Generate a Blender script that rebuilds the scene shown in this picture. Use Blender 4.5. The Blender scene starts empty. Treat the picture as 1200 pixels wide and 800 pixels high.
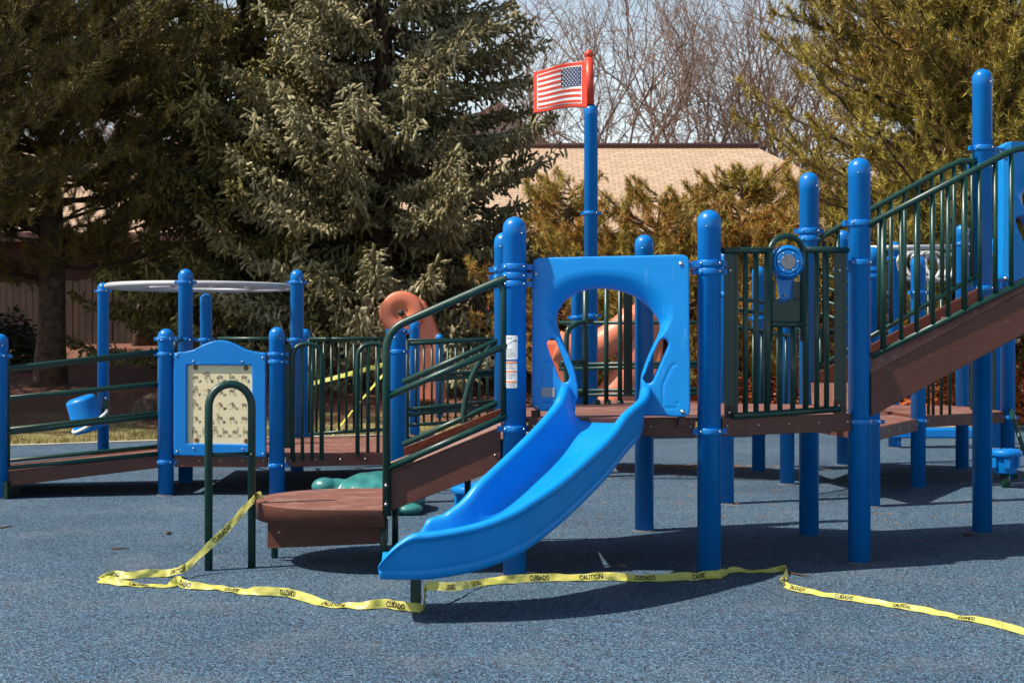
import bpy, bmesh, math, random
import numpy as np
from mathutils import Vector, Matrix
R = math.radians
rng = np.random.default_rng(7)
random.seed(7)
sc = bpy.context.scene
col = sc.collection
F, CX, YH, CH = 1600.0, 600.0, 395.0, 1.30      # focal length in photo pixels, principal column, horizon row, eye height

def P(px, py, Y):
    return Vector(((px - CX) * Y / F, Y, CH - (py - YH) * Y / F))
def GY(py):
    return F * CH / (py - YH)
def GP(px, py):
    return P(px, py, GY(py))
def XY(px, Y):
    return ((px - CX) * Y / F, Y)
def ZZ(py, Y):
    return CH - (py - YH) * Y / F
def plane(a, b):
    """vertical plane through plan points a, b: pixel -> world"""
    ax, ay = a[0], a[1]; dx, dy = b[0] - ax, b[1] - ay
    def f(px, py):
        k = (px - CX) / F
        # ax + t dx = k (ay + t dy)
        t = (k * ay - ax) / (dx - k * dy)
        return P(px, py, ay + t * dy)
    return f

# ------------------------------------------------------------------ materials
def nodes(name):
    m = bpy.data.materials.new(name); m.use_nodes = True
    nt = m.node_tree
    return m, nt, nt.nodes['Principled BSDF']
def N(nt, t, **kw):
    n = nt.nodes.new(t)
    for k, v in kw.items(): setattr(n, k, v)
    return n
def ramp(nt, stops, interp='LINEAR'):
    r = N(nt, 'ShaderNodeValToRGB'); e = r.color_ramp.elements
    r.color_ramp.interpolation = interp
    while len(e) < len(stops): e.new(0.5)
    for i, (p, c) in enumerate(stops):
        e[i].position = p; e[i].color = (*c, 1)
    return r
def mat(name, c, rough=0.5, c2=None, scale=6.0, metallic=0.0, bump=0.0, bscale=60.0, spec=0.5, detail=5.0, lo=.35, hi=.65, rvar=0.12):
    m, nt, b = nodes(name)
    tc = N(nt, 'ShaderNodeTexCoord')
    n = N(nt, 'ShaderNodeTexNoise'); n.inputs['Scale'].default_value = scale; n.inputs['Detail'].default_value = detail
    nt.links.new(tc.outputs['Object'], n.inputs['Vector'])
    c2 = c2 or tuple(v * 0.86 for v in c)
    r = ramp(nt, [(lo, c2), (hi, c)])
    nt.links.new(n.outputs['Fac'], r.inputs['Fac']); nt.links.new(r.outputs['Color'], b.inputs['Base Color'])
    n2 = N(nt, 'ShaderNodeTexNoise'); n2.inputs['Scale'].default_value = scale * 3.1; n2.inputs['Detail'].default_value = 6
    nt.links.new(tc.outputs['Object'], n2.inputs['Vector'])
    mr = N(nt, 'ShaderNodeMapRange'); mr.inputs['To Min'].default_value = max(0.02, rough - rvar); mr.inputs['To Max'].default_value = min(1, rough + rvar)
    nt.links.new(n2.outputs['Fac'], mr.inputs['Value']); nt.links.new(mr.outputs['Result'], b.inputs['Roughness'])
    b.inputs['Metallic'].default_value = metallic
    b.inputs['Specular IOR Level'].default_value = spec
    if bump:
        n3 = N(nt, 'ShaderNodeTexNoise'); n3.inputs['Scale'].default_value = bscale; n3.inputs['Detail'].default_value = 3
        nt.links.new(tc.outputs['Object'], n3.inputs['Vector'])
        bp = N(nt, 'ShaderNodeBump'); bp.inputs['Strength'].default_value = bump; bp.inputs['Distance'].default_value = 0.004
        nt.links.new(n3.outputs['Fac'], bp.inputs['Height']); nt.links.new(bp.outputs['Normal'], b.inputs['Normal'])
    return m
def wear(m, colr, amt=.35, scale=9.0, stretch=(1, 1, 7), lo=.60, hi=.72):
    nt = m.node_tree; b = nt.nodes['Principled BSDF']; old = b.inputs['Base Color'].links[0].from_socket
    tc = N(nt, 'ShaderNodeTexCoord'); mp = N(nt, 'ShaderNodeMapping'); mp.inputs['Scale'].default_value = stretch
    n = N(nt, 'ShaderNodeTexNoise'); n.inputs['Scale'].default_value = scale; n.inputs['Detail'].default_value = 9; n.inputs['Roughness'].default_value = .68
    nt.links.new(tc.outputs['Object'], mp.inputs['Vector']); nt.links.new(mp.outputs['Vector'], n.inputs['Vector'])
    mr = N(nt, 'ShaderNodeMapRange'); mr.inputs['From Min'].default_value = lo; mr.inputs['From Max'].default_value = hi; mr.inputs['To Max'].default_value = amt
    nt.links.new(n.outputs['Fac'], mr.inputs['Value'])
    mx = N(nt, 'ShaderNodeMix', data_type='RGBA'); mx.inputs[7].default_value = (*colr, 1)
    nt.links.new(mr.outputs['Result'], mx.inputs['Factor']); nt.links.new(old, mx.inputs[6]); nt.links.new(mx.outputs[2], b.inputs['Base Color'])
def leafmat(name, stops, rough=0.6, clump=0.9, cl_lo=.55, cl_hi=1.15):
    m, nt, b = nodes(name)
    g = N(nt, 'ShaderNodeNewGeometry')
    r = ramp(nt, stops)
    tc = N(nt, 'ShaderNodeTexCoord')
    n = N(nt, 'ShaderNodeTexNoise'); n.inputs['Scale'].default_value = clump; n.inputs['Detail'].default_value = 3
    nt.links.new(tc.outputs['Object'], n.inputs['Vector'])
    ma = N(nt, 'ShaderNodeMath', operation='MULTIPLY_ADD'); ma.inputs[1].default_value = 0.55
    mb = N(nt, 'ShaderNodeMath', operation='MULTIPLY_ADD'); mb.inputs[1].default_value = 1.3; mb.inputs[2].default_value = -0.42
    nt.links.new(n.outputs['Fac'], mb.inputs[0]); nt.links.new(mb.outputs[0], ma.inputs[2])
    nt.links.new(g.outputs['Random Per Island'], ma.inputs[0])
    nt.links.new(ma.outputs[0], r.inputs['Fac']); nt.links.new(r.outputs['Color'], b.inputs['Base Color'])
    b.inputs['Roughness'].default_value = rough
    b.inputs['Specular IOR Level'].default_value = 0.3
    return m

M = {}
M['blue'] = mat('blue_powder_coat', (.0, .158, .50), .33, (.0, .138, .45), 3.0, bump=.05, bscale=220)
M['blue_plastic'] = mat('blue_rotomoulded_plastic', (.0, .240, .66), .40, (.0, .215, .60), 4.0, bump=.10, bscale=260)
M['blue_panel'] = mat('blue_panel_plastic', (.0, .185, .57), .38, (.0, .165, .52), 4.0, bump=.08, bscale=200)
M['green'] = mat('dark_green_powder_coat', (.004, .042, .031), .38, (.003, .033, .025), 5.0, bump=.08, bscale=200)
M['green_plate'] = mat('dark_green_plate', (.004, .030, .022), .42, None, 5.0)
M['brown'] = mat('brown_coated_steel', (.105, .030, .018), .55, (.082, .023, .014), 5.0, bump=.15, bscale=150)
M['brown_deck'] = mat('brown_coated_deck', (.20, .082, .060), .62, (.15, .058, .042), 9.0, bump=.3, bscale=120)
M['bolt'] = mat('galvanised_bolt', (.62, .60, .57), .3, (.45, .44, .42), 30, metallic=.9)
M['rust'] = mat('rusty_screw', (.30, .16, .08), .6, (.16, .07, .03), 60, metallic=.4)
M['cream'] = mat('cream_sign_board', (.74, .64, .40), .5, (.69, .59, .36), 5)
M['ink'] = mat('black_print', (.012, .011, .010), .6)
M['greyprint'] = mat('grey_print', (.30, .32, .34), .6)
M['sticker'] = mat('white_sticker', (.66, .68, .68), .45, (.58, .60, .60), 30)
M['sticker_orange'] = mat('orange_print', (.75, .16, .03), .5)
M['collar'] = mat('dusty_rubber_collar', (.045, .055, .07), .9, (.10, .10, .10), 40)
M['tape'] = mat('yellow_tape', (.80, .76, .20), .38, (.70, .66, .13), 14, bump=.6, bscale=45)
nt_ = M['tape'].node_tree; b_ = nt_.nodes['Principled BSDF']; tr_ = nt_.nodes.new('ShaderNodeBsdfTranslucent'); tr_.inputs['Color'].default_value = (.80, .77, .24, 1)
mx_ = nt_.nodes.new('ShaderNodeMixShader'); mx_.inputs[0].default_value = .42; out_ = nt_.nodes['Material Output']
nt_.links.new(b_.outputs[0], mx_.inputs[1]); nt_.links.new(tr_.outputs[0], mx_.inputs[2]); nt_.links.new(mx_.outputs[0], out_.inputs['Surface'])
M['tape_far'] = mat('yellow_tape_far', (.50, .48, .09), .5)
M['grey_tube'] = mat('grey_coated_tube', (.46, .47, .49), .4, (.38, .39, .41), 6)
M['salmon'] = mat('salmon_plastic', (.64, .185, .10), .45, (.55, .155, .085), 5, bump=.1, bscale=100)
M['teal'] = mat('teal_fibreglass', (.035, .20, .19), .30, (.028, .155, .15), 9, bump=1.0, bscale=26)
M['red'] = mat('red_flag_plastic', (.62, .050, .020), .4, (.54, .042, .018), 6)
M['white'] = mat('white_flag_print', (.82, .80, .77), .45, (.76, .74, .71), 8)
M['navy'] = mat('navy_flag_print', (.012, .032, .115), .45)
M['lens'] = mat('brushed_metal_lens', (.20, .20, .22), .35, (.15, .15, .17), 40, metallic=.5)
M['bark'] = mat('pine_bark', (.105, .062, .042), .9, (.035, .022, .016), 9, bump=1.0, bscale=18)
M['graybark'] = mat('bare_tree_bark', (.235, .155, .118), .9, (.15, .098, .074), 6)
M['spruce'] = leafmat('spruce_needles', [(.05, (0.098, 0.076, 0.029)), (.35, (0.171, 0.145, 0.062)), (.65, (0.269, 0.242, 0.130)), (.95, (0.473, 0.424, 0.268))], .7)
M['spruce2'] = leafmat('olive_spruce_needles', [(.05, (0.092, 0.068, 0.019)), (.35, (0.170, 0.144, 0.043)), (.65, (0.260, 0.228, 0.074)), (.95, (0.420, 0.372, 0.146))], .7)
M['pine'] = leafmat('pine_needles', [(.05, (0.041, 0.036, 0.008)), (.40, (0.104, 0.083, 0.017)), (.70, (0.176, 0.127, 0.024)), (.95, (0.311, 0.192, 0.037))], .55)
M['pine_warm'] = leafmat('warm_pine_needles', [(.03, (0.290, 0.094, 0.021)), (.25, (0.209, 0.145, 0.025)), (.60, (0.327, 0.255, 0.045)), (.97, (0.541, 0.427, 0.081))], .5)
M['pine_rust'] = leafmat('rusty_young_pine_needles', [(.05, (0.473, 0.125, 0.025)), (.38, (0.379, 0.185, 0.034)), (.60, (0.283, 0.248, 0.045)), (.97, (0.519, 0.421, 0.077))], .5)
for k_ in ('blue', 'blue_plastic', 'blue_panel'): M[k_].node_tree.nodes['Principled BSDF'].inputs['Specular IOR Level'].default_value = .36
wear(M['blue_plastic'], (.10, .34, .70), .45, 5, (6, 1.5, 1.5)); wear(M['blue_plastic'], (.05, .10, .16), .5, 26, (1, 1, 1), .66, .74)
wear(M['blue'], (.07, .22, .50), .5, 7, (5, 5, .7)); wear(M['blue'], (.12, .13, .14), .55, 40, (1, 1, .6), .68, .76)
wear(M['blue_panel'], (.10, .30, .62), .4, 8, (1, 1, 1)); wear(M['brown'], (.24, .15, .11), .5, 14, (1, 3, 3), .58, .72); wear(M['brown_deck'], (.33, .24, .20), .6, 7, (1, 1, 1), .5, .72)
wear(M['brown_deck'], (.06, .045, .04), .6, 30, (1, 1, 1), .64, .74); wear(M['green'], (.05, .10, .085), .4, 12, (1, 1, 1)); wear(M['tape'], (.42, .38, .16), .6, 16, (1, 1, 1), .52, .7)

def rubber():
    m, nt, b = nodes('rubber_granules')
    tc = N(nt, 'ShaderNodeTexCoord')
    v = N(nt, 'ShaderNodeTexVoronoi'); v.inputs['Scale'].default_value = 160
    nt.links.new(tc.outputs['Object'], v.inputs['Vector'])
    sep = N(nt, 'ShaderNodeSeparateColor'); nt.links.new(v.outputs['Color'], sep.inputs['Color'])
    r = ramp(nt, [(0, (.006, .011, .020)), (.20, (.025, .052, .083)), (.44, (.044, .093, .148)), (.66, (.066, .132, .200)), (.85, (.138, .222, .300)), (.96, (.090, .050, .066))], 'CONSTANT')
    nt.links.new(sep.outputs['Red'], r.inputs['Fac'])
    # a second, coarser grain so that the speckle survives with distance
    v2 = N(nt, 'ShaderNodeTexNoise'); v2.inputs['Scale'].default_value = 70; v2.inputs['Detail'].default_value = 3
    nt.links.new(tc.outputs['Object'], v2.inputs['Vector'])
    n = N(nt, 'ShaderNodeTexNoise'); n.inputs['Scale'].default_value = .55; n.inputs['Detail'].default_value = 6
    nt.links.new(tc.outputs['Object'], n.inputs['Vector'])
    r2 = ramp(nt, [(.28, (.82, .83, .86)), (.5, (1.10, 1.10, 1.10)), (.72, (1.26, 1.20, 1.14))])
    nt.links.new(n.outputs['Fac'], r2.inputs['Fac'])
    r3 = ramp(nt, [(.3, (.70, .70, .71)), (.7, (1.25, 1.25, 1.25))])
    nt.links.new(v2.outputs['Fac'], r3.inputs['Fac'])
    mx = N(nt, 'ShaderNodeMix', data_type='RGBA', blend_type='MULTIPLY'); mx.inputs['Factor'].default_value = 1
    nt.links.new(r.outputs['Color'], mx.inputs[6]); nt.links.new(r2.outputs['Color'], mx.inputs[7])
    mx2 = N(nt, 'ShaderNodeMix', data_type='RGBA', blend_type='MULTIPLY'); mx2.inputs['Factor'].default_value = 1
    nt.links.new(mx.outputs[2], mx2.inputs[6]); nt.links.new(r3.outputs['Color'], mx2.inputs[7])
    n5 = N(nt, 'ShaderNodeTexNoise'); n5.inputs['Scale'].default_value = 1.7; n5.inputs['Detail'].default_value = 8; n5.inputs['Roughness'].default_value = .7
    nt.links.new(tc.outputs['Object'], n5.inputs['Vector'])
    mr5 = N(nt, 'ShaderNodeMapRange'); mr5.inputs['From Min'].default_value = .50; mr5.inputs['From Max'].default_value = .75; mr5.inputs['To Max'].default_value = .30
    nt.links.new(n5.outputs['Fac'], mr5.inputs['Value'])
    mx5 = N(nt, 'ShaderNodeMix', data_type='RGBA'); mx5.inputs[7].default_value = (.185, .18, .17, 1)
    nt.links.new(mr5.outputs['Result'], mx5.inputs['Factor']); nt.links.new(mx2.outputs[2], mx5.inputs[6])
    nt.links.new(mx5.outputs[2], b.inputs['Base Color'])
    bp = N(nt, 'ShaderNodeBump'); bp.inputs['Strength'].default_value = .8; bp.inputs['Distance'].default_value = .004
    nt.links.new(v.outputs['Distance'], bp.inputs['Height']); nt.links.new(bp.outputs['Normal'], b.inputs['Normal'])
    b.inputs['Roughness'].default_value = .85; b.inputs['Specular IOR Level'].default_value = .25
    return m
M['rubber'] = rubber()

def soil():
    """grass beside the play surface giving way to bark mulch under the trees, grass lawn far off"""
    m, nt, b = nodes('mulch_and_thin_grass')
    tc = N(nt, 'ShaderNodeTexCoord'); sep = N(nt, 'ShaderNodeSeparateXYZ'); nt.links.new(tc.outputs['Object'], sep.inputs[0])
    n = N(nt, 'ShaderNodeTexNoise'); n.inputs['Scale'].default_value = .9; n.inputs['Detail'].default_value = 6
    nt.links.new(tc.outputs['Object'], n.inputs['Vector'])
    mul = N(nt, 'ShaderNodeMath', operation='MULTIPLY_ADD'); mul.inputs[1].default_value = 5.0
    nt.links.new(n.outputs['Fac'], mul.inputs[0]); nt.links.new(sep.outputs['Y'], mul.inputs[2])
    mr = N(nt, 'ShaderNodeMapRange'); mr.inputs['From Min'].default_value = 22.3; mr.inputs['From Max'].default_value = 23.1
    nt.links.new(mul.outputs[0], mr.inputs['Value'])
    f = N(nt, 'ShaderNodeTexNoise'); f.inputs['Scale'].default_value = 22; f.inputs['Detail'].default_value = 5
    nt.links.new(tc.outputs['Object'], f.inputs['Vector'])
    mulch = ramp(nt, [(.3, (.060, .022, .013)), (.5, (.17, .062, .034)), (.68, (.29, .13, .08))]); nt.links.new(f.outputs['Fac'], mulch.inputs['Fac'])
    grass = ramp(nt, [(.28, (.10, .065, .030)), (.48, (.20, .165, .055)), (.7, (.30, .27, .12))]); nt.links.new(f.outputs['Fac'], grass.inputs['Fac'])
    mx = N(nt, 'ShaderNodeMix', data_type='RGBA'); nt.links.new(mr.outputs['Result'], mx.inputs['Factor'])
    nt.links.new(grass.outputs['Color'], mx.inputs[6]); nt.links.new(mulch.outputs['Color'], mx.inputs[7])
    nt.links.new(mx.outputs[2], b.inputs['Base Color']); b.inputs['Roughness'].default_value = .95
    bp = N(nt, 'ShaderNodeBump'); bp.inputs['Strength'].default_value = 1; bp.inputs['Distance'].default_value = .05
    nt.links.new(f.outputs['Fac'], bp.inputs['Height']); nt.links.new(bp.outputs['Normal'], b.inputs['Normal'])
    return m
M['soil'] = soil()
def bricks(name, c1, c2, mortar, scale, bw=.5, rh=.25, axis=None, msize=.02):
    m, nt, b = nodes(name)
    tc = N(nt, 'ShaderNodeTexCoord'); mp = N(nt, 'ShaderNodeMapping')
    if axis: mp.inputs['Rotation'].default_value = axis
    nt.links.new(tc.outputs['Object'], mp.inputs['Vector'])
    br = N(nt, 'ShaderNodeTexBrick'); br.inputs['Scale'].default_value = scale
    br.inputs['Color1'].default_value = (*c1, 1); br.inputs['Color2'].default_value = (*c2, 1); br.inputs['Mortar'].default_value = (*mortar, 1)
    br.inputs['Brick Width'].default_value = bw; br.inputs['Row Height'].default_value = rh; br.inputs['Mortar Size'].default_value = msize
    nt.links.new(mp.outputs['Vector'], br.inputs['Vector'])
    nt.links.new(br.outputs['Color'], b.inputs['Base Color']); b.inputs['Roughness'].default_value = .9
    return m
M['brickwall'] = bricks('shade_darkened_brick_wall', (.060, .030, .021), (.044, .022, .016), (.07, .05, .04), 1.0, .22, .075, (R(90), 0, 0), .008)  # brick colour lowered to stand in for eave and tree shade
M['shingle'] = bricks('tan_shingle_roof', (.47, .345, .235), (.38, .27, .185), (.22, .145, .105), 1.0, .30, .14, None, .014)
M['siding'] = bricks('pale_siding', (.60, .55, .50), (.58, .53, .48), (.38, .34, .31), 1.0, 6, .16, (R(90), 0, 0), .01)
M['pinkhouse'] = bricks('pinkish_siding', (.52, .36, .31), (.48, .33, .29), (.33, .22, .19), 1.0, 6, .16, (R(90), 0, 0), .012)
M['fascia'] = mat('brown_fascia', (.10, .042, .032), .7)
M['darkglass'] = mat('dark_window_glass', (.02, .02, .022), .1)
M['board'] = mat('weathered_shade_dark_board', (.050, .028, .019), .85, (.028, .016, .011), 2.5)  # boards darkened: the shade behind the left trees is in the colour
M['kerb'] = mat('pale_concrete_edging', (.44, .40, .33), .9, (.34, .30, .24), 4)
M['orange_leaf'] = leafmat('dry_orange_leaves', [(.1, (.16, .045, .018)), (.45, (.45, .095, .025)), (.75, (.62, .15, .035)), (.95, (.42, .26, .12))], .7)
M['grassblade'] = leafmat('grass_blades', [(.1, (.13, .10, .035)), (.5, (.20, .19, .05)), (.9, (.32, .27, .12))], .7)
M['litter'] = leafmat('pine_litter', [(.1, (.07, .038, .02)), (.9, (.24, .14, .08))], .9)
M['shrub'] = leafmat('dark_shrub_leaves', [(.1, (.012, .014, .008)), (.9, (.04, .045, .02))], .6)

# ------------------------------------------------------------------ mesh building
ORIG = {}
class MB:
    def __init__(s): s.v = []; s.f = []; s.mi = []; s.sm = []
    def add(s, vs, fs, smooth=False, mi=0):
        o = len(s.v); s.v += [tuple(v) for v in vs]
        for f in fs: s.f.append(tuple(i + o for i in f)); s.mi.append(mi); s.sm.append(smooth)
        return s
    def tube(s, pts, r, seg=10, caps=True, mi=0, closed=False):
        pts = [Vector(p) for p in pts]; n = len(pts)
        rad = r if hasattr(r, '__len__') else [r] * n
        tans = []
        for i in range(n):
            if closed: t = pts[(i + 1) % n] - pts[i - 1]
            else: t = pts[min(i + 1, n - 1)] - pts[max(i - 1, 0)]
            tans.append(t.normalized())
        u = tans[0].orthogonal().normalized(); vs = []
        for i in range(n):
            if i:
                q = tans[i - 1].rotation_difference(tans[i]); u = q @ u
            u = (u - tans[i] * u.dot(tans[i])).normalized(); w = tans[i].cross(u)
            for k in range(seg):
                a = 2 * math.pi * k / seg
                vs.append(pts[i] + (u * math.cos(a) + w * math.sin(a)) * rad[i])
        fs = []
        for i in range(n if closed else n - 1):
            j = (i + 1) % n
            for k in range(seg):
                k2 = (k + 1) % seg
                fs.append((i * seg + k, i * seg + k2, j * seg + k2, j * seg + k))
        s.add(vs, fs, True, mi)
        if caps and not closed:
            s.add(vs[:seg], [tuple(range(seg))[::-1]], False, mi); s.add(vs[-seg:], [tuple(range(seg))], False, mi)
        return s
    def lathe(s, prof, c, seg=24, axis='Z', mi=0, rot=None):
        """prof: (radius, height) list"""
        vs = []; c = Vector(c)
        for (r, h) in prof:
            for k in range(seg):
                a = 2 * math.pi * k / seg; x, y = r * math.cos(a), r * math.sin(a)
                p = Vector((x, y, h)) if axis == 'Z' else Vector((x, -h, y))
                if rot is not None: p = rot @ p
                vs.append(c + p)
        fs = []
        for i in range(len(prof) - 1):
            for k in range(seg):
                k2 = (k + 1) % seg
                q = (i * seg + k, i * seg + k2, (i + 1) * seg + k2, (i + 1) * seg + k)
                fs.append(q)
        s.add(vs, fs, True, mi)
        m = len(prof) - 1
        if prof[0][0] > 1e-5: s.add(vs[:seg], [tuple(range(seg))[::-1]], False, mi)
        if prof[-1][0] > 1e-5: s.add(vs[m * seg:], [tuple(range(seg))], False, mi)
        return s
    def box(s, c, size, rot=None, mi=0):
        c = Vector(c); hx, hy, hz = size[0] / 2, size[1] / 2, size[2] / 2
        vs = [Vector((x, y, z)) for x in (-hx, hx) for y in (-hy, hy) for z in (-hz, hz)]
        if rot is not None: vs = [rot @ v for v in vs]
        s.add([c + v for v in vs], [(0, 1, 3, 2), (4, 6, 7, 5), (0, 4, 5, 1), (2, 3, 7, 6), (0, 2, 6, 4), (1, 5, 7, 3)], False, mi); return s
    def prism(s, poly, d, mi=0, smooth=False):
        """poly: 3-D points in a plane, extruded by vector d"""
        poly = [Vector(p) for p in poly]; d = Vector(d); n = len(poly)
        s.add(poly + [p + d for p in poly], [tuple(range(n))[::-1], tuple(range(n, 2 * n))], False, mi)
        s.add(poly + [p + d for p in poly], [(i, (i + 1) % n, (i + 1) % n + n, i + n) for i in range(n)], smooth, mi)
        return s
    def build(s, name, mats, parent=None, bevel=0, origin=None, fixn=True):
        me = bpy.data.meshes.new(name)
        o0 = Vector(origin) if origin is not None else (ORIG[parent.name] if parent else Vector((0, 0, 0)))
        me.from_pydata([tuple(Vector(v) - o0) for v in s.v], [], s.f)
        for m in (mats if isinstance(mats, (list, tuple)) else [mats]): me.materials.append(m)
        me.polygons.foreach_set('material_index', s.mi); me.polygons.foreach_set('use_smooth', s.sm)
        if fixn:
            bm = bmesh.new(); bm.from_mesh(me)
            bmesh.ops.remove_doubles(bm, verts=bm.verts, dist=1e-5)
            bmesh.ops.recalc_face_normals(bm, faces=bm.faces); bm.to_mesh(me); bm.free()
        return link(name, me, parent, o0, bevel)
def link(name, me, parent, o0, bevel=0):
    o = bpy.data.objects.new(name, me); col.objects.link(o)
    if parent: o.parent = parent
    else: o.location = o0
    ORIG[o.name] = Vector(o0)
    if bevel:
        b = o.modifiers.new('bevel', 'BEVEL'); b.width = bevel; b.segments = 2; b.limit_method = 'ANGLE'; b.angle_limit = R(40); b.harden_normals = False
    return o
def nmesh(name, V, Fc, mats, parent=None, origin=(0, 0, 0), smooth=False, mi=None):
    """numpy mesh: V (n,3), Fc (m,k)"""
    me = bpy.data.meshes.new(name); V = np.asarray(V, np.float32); Fc = np.asarray(Fc, np.int32)
    o0 = ORIG[parent.name] if parent else Vector(origin)
    V = V - np.array(o0, np.float32)
    me.vertices.add(len(V)); me.vertices.foreach_set('co', V.ravel())
    k = Fc.shape[1]; me.loops.add(Fc.size); me.loops.foreach_set('vertex_index', Fc.ravel())
    me.polygons.add(len(Fc)); me.polygons.foreach_set('loop_start', np.arange(len(Fc), dtype=np.int32) * k)
    me.polygons.foreach_set('loop_total', np.full(len(Fc), k, np.int32))
    me.polygons.foreach_set('use_smooth', np.full(len(Fc), smooth))
    for m in (mats if isinstance(mats, (list, tuple)) else [mats]): me.materials.append(m)
    me.update(calc_edges=True); me.validate()
    return link(name, me, parent, o0)
def tag(o, label=None, cat=None, group=None, kind=None):
    if label: o['label'] = label
    if cat: o['category'] = cat
    if group: o['group'] = group
    if kind: o['kind'] = kind
    return o
def thing(name, loc, label, cat, group=None):
    o = bpy.data.objects.new(name, None); col.objects.link(o); o.location = loc; o.empty_display_size = .1
    ORIG[o.name] = Vector(loc)
    return tag(o, label, cat, group)
def fillet(pts, r, n=7):
    pts = [Vector(p) for p in pts]; out = [pts[0]]
    for i in range(1, len(pts) - 1):
        a, b, c = pts[i - 1], pts[i], pts[i + 1]
        d1 = (a - b); d2 = (c - b); rr = min(r, d1.length * .49, d2.length * .49)
        p1 = b + d1.normalized() * rr; p2 = b + d2.normalized() * rr
        for k in range(n + 1):
            t = k / n; out.append(p1 * (1 - t) ** 2 + b * 2 * t * (1 - t) + p2 * t * t)
    out.append(pts[-1]); return out
def spline(pts, n=8):
    """Catmull-Rom through points (any dimension)"""
    A = np.asarray(pts, float); A = np.vstack([2 * A[0] - A[1], A, 2 * A[-1] - A[-2]]); out = []
    for i in range(1, len(A) - 2):
        for k in range(n):
            t = k / n; p0, p1, p2, p3 = A[i - 1:i + 3]
            out.append(.5 * (2 * p1 + (p2 - p0) * t + (2 * p0 - 5 * p1 + 4 * p2 - p3) * t * t + (3 * p1 - p0 - 3 * p2 + p3) * t ** 3))
    out.append(A[-2]); return np.array(out)
def bolt(mb, p, nrm, r=.009, mi=1):
    q = Vector((0, 0, 1)).rotation_difference(Vector(nrm).normalized()).to_matrix()
    mb.lathe([(r, -.002), (r, .004), (r * .7, .008), (0, .009)], p, 10, 'Z', mi, q)
def evalmesh(o, name):
    dg = bpy.context.evaluated_depsgraph_get(); e = o.evaluated_get(dg)
    me = bpy.data.meshes.new_from_object(e); me.name = name
    return me
def molded(solid, cutters, voxel, smooth_it, name, mats, parent, lam=.5):
    """solid minus cutters, voxel remeshed and smoothed: the soft edges of rotomoulded plastic"""
    base = solid.build('tmp_solid', mats); cs = [c.build('tmp_cut', mats) for c in cutters]
    for c in cs:
        md = base.modifiers.new('b', 'BOOLEAN'); md.object = c; md.operation = 'DIFFERENCE'; md.solver = 'EXACT'
    if voxel:
        md = base.modifiers.new('r', 'REMESH'); md.mode = 'VOXEL'; md.voxel_size = voxel
        md = base.modifiers.new('s', 'SMOOTH'); md.iterations = smooth_it; md.factor = lam
    me = evalmesh(base, name)
    for x in [base] + cs: bpy.data.objects.remove(x, do_unlink=True)
    me.polygons.foreach_set('use_smooth', np.full(len(me.polygons), bool(voxel)))
    me.materials.clear()
    for m in (mats if isinstance(mats, (list, tuple)) else [mats]): me.materials.append(m)
    o0 = ORIG[parent.name]; me.transform(Matrix.Translation(-o0))
    return link(name, me, parent, o0)

# ------------------------------------------------------------------ world, sun, camera
EL, AZ = R(52), R(19)
w = bpy.data.worlds.new('World'); sc.world = w; w.use_nodes = True
nt = w.node_tree; bg = nt.nodes['Background']
sky = nt.nodes.new('ShaderNodeTexSky'); sky.sky_type = 'NISHITA'; sky.sun_disc = False
sdir = Vector((-math.cos(EL) * math.cos(AZ), -math.cos(EL) * math.sin(AZ), math.sin(EL)))   # towards the sun: left, a little behind the camera
sky.sun_elevation = EL; sky.sun_rotation = math.atan2(sdir.x, sdir.y)
sky.air_density = 1.0; sky.dust_density = 1.5; sky.ozone_density = 1.0
# pale thin cloud veil low above the horizon, broken by soft noise
tcw = nt.nodes.new('ShaderNodeTexCoord'); sx = nt.nodes.new('ShaderNodeSeparateXYZ'); nt.links.new(tcw.outputs['Generated'], sx.inputs[0])
mrw = nt.nodes.new('ShaderNodeMapRange'); mrw.interpolation_type = 'SMOOTHSTEP'; mrw.inputs['From Min'].default_value = .02; mrw.inputs['From Max'].default_value = .38; mrw.inputs['To Min'].default_value = 1; mrw.inputs['To Max'].default_value = 0
nt.links.new(sx.outputs['Z'], mrw.inputs['Value'])
mpw = nt.nodes.new('ShaderNodeMapping'); mpw.inputs['Scale'].default_value = (2.2, 2.2, 7); nt.links.new(tcw.outputs['Generated'], mpw.inputs['Vector'])
nzw = nt.nodes.new('ShaderNodeTexNoise'); nzw.inputs['Scale'].default_value = 2.0; nzw.inputs['Detail'].default_value = 6; nt.links.new(mpw.outputs['Vector'], nzw.inputs['Vector'])
mr2 = nt.nodes.new('ShaderNodeMapRange'); mr2.inputs['From Min'].default_value = .3; mr2.inputs['From Max'].default_value = .7; mr2.inputs['To Min'].default_value = .72; mr2.inputs['To Max'].default_value = 1.05; nt.links.new(nzw.outputs['Fac'], mr2.inputs['Value'])
mlw = nt.nodes.new('ShaderNodeMath'); mlw.operation = 'MULTIPLY'; nt.links.new(mrw.outputs['Result'], mlw.inputs[0]); nt.links.new(mr2.outputs['Result'], mlw.inputs[1])
mxw = nt.nodes.new('ShaderNodeMix'); mxw.data_type = 'RGBA'; mxw.inputs[7].default_value = (10.5, 12.2, 12.9, 1)
nt.links.new(mlw.outputs[0], mxw.inputs['Factor']); nt.links.new(sky.outputs['Color'], mxw.inputs[6])
nt.links.new(mxw.outputs[2], bg.inputs['Color']); bg.inputs['Strength'].default_value = .078
sl = bpy.data.lights.new('sun', 'SUN'); sl.energy = 5.0; sl.angle = R(.53); sl.color = (1, .91, .79)
so = bpy.data.objects.new('sun', sl); col.objects.link(so); so.location = (-20, -10, 30)
so.rotation_euler = (-sdir).to_track_quat('-Z', 'Y').to_euler()
cam = bpy.data.cameras.new('camera'); co = bpy.data.objects.new('camera', cam); col.objects.link(co)
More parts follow.
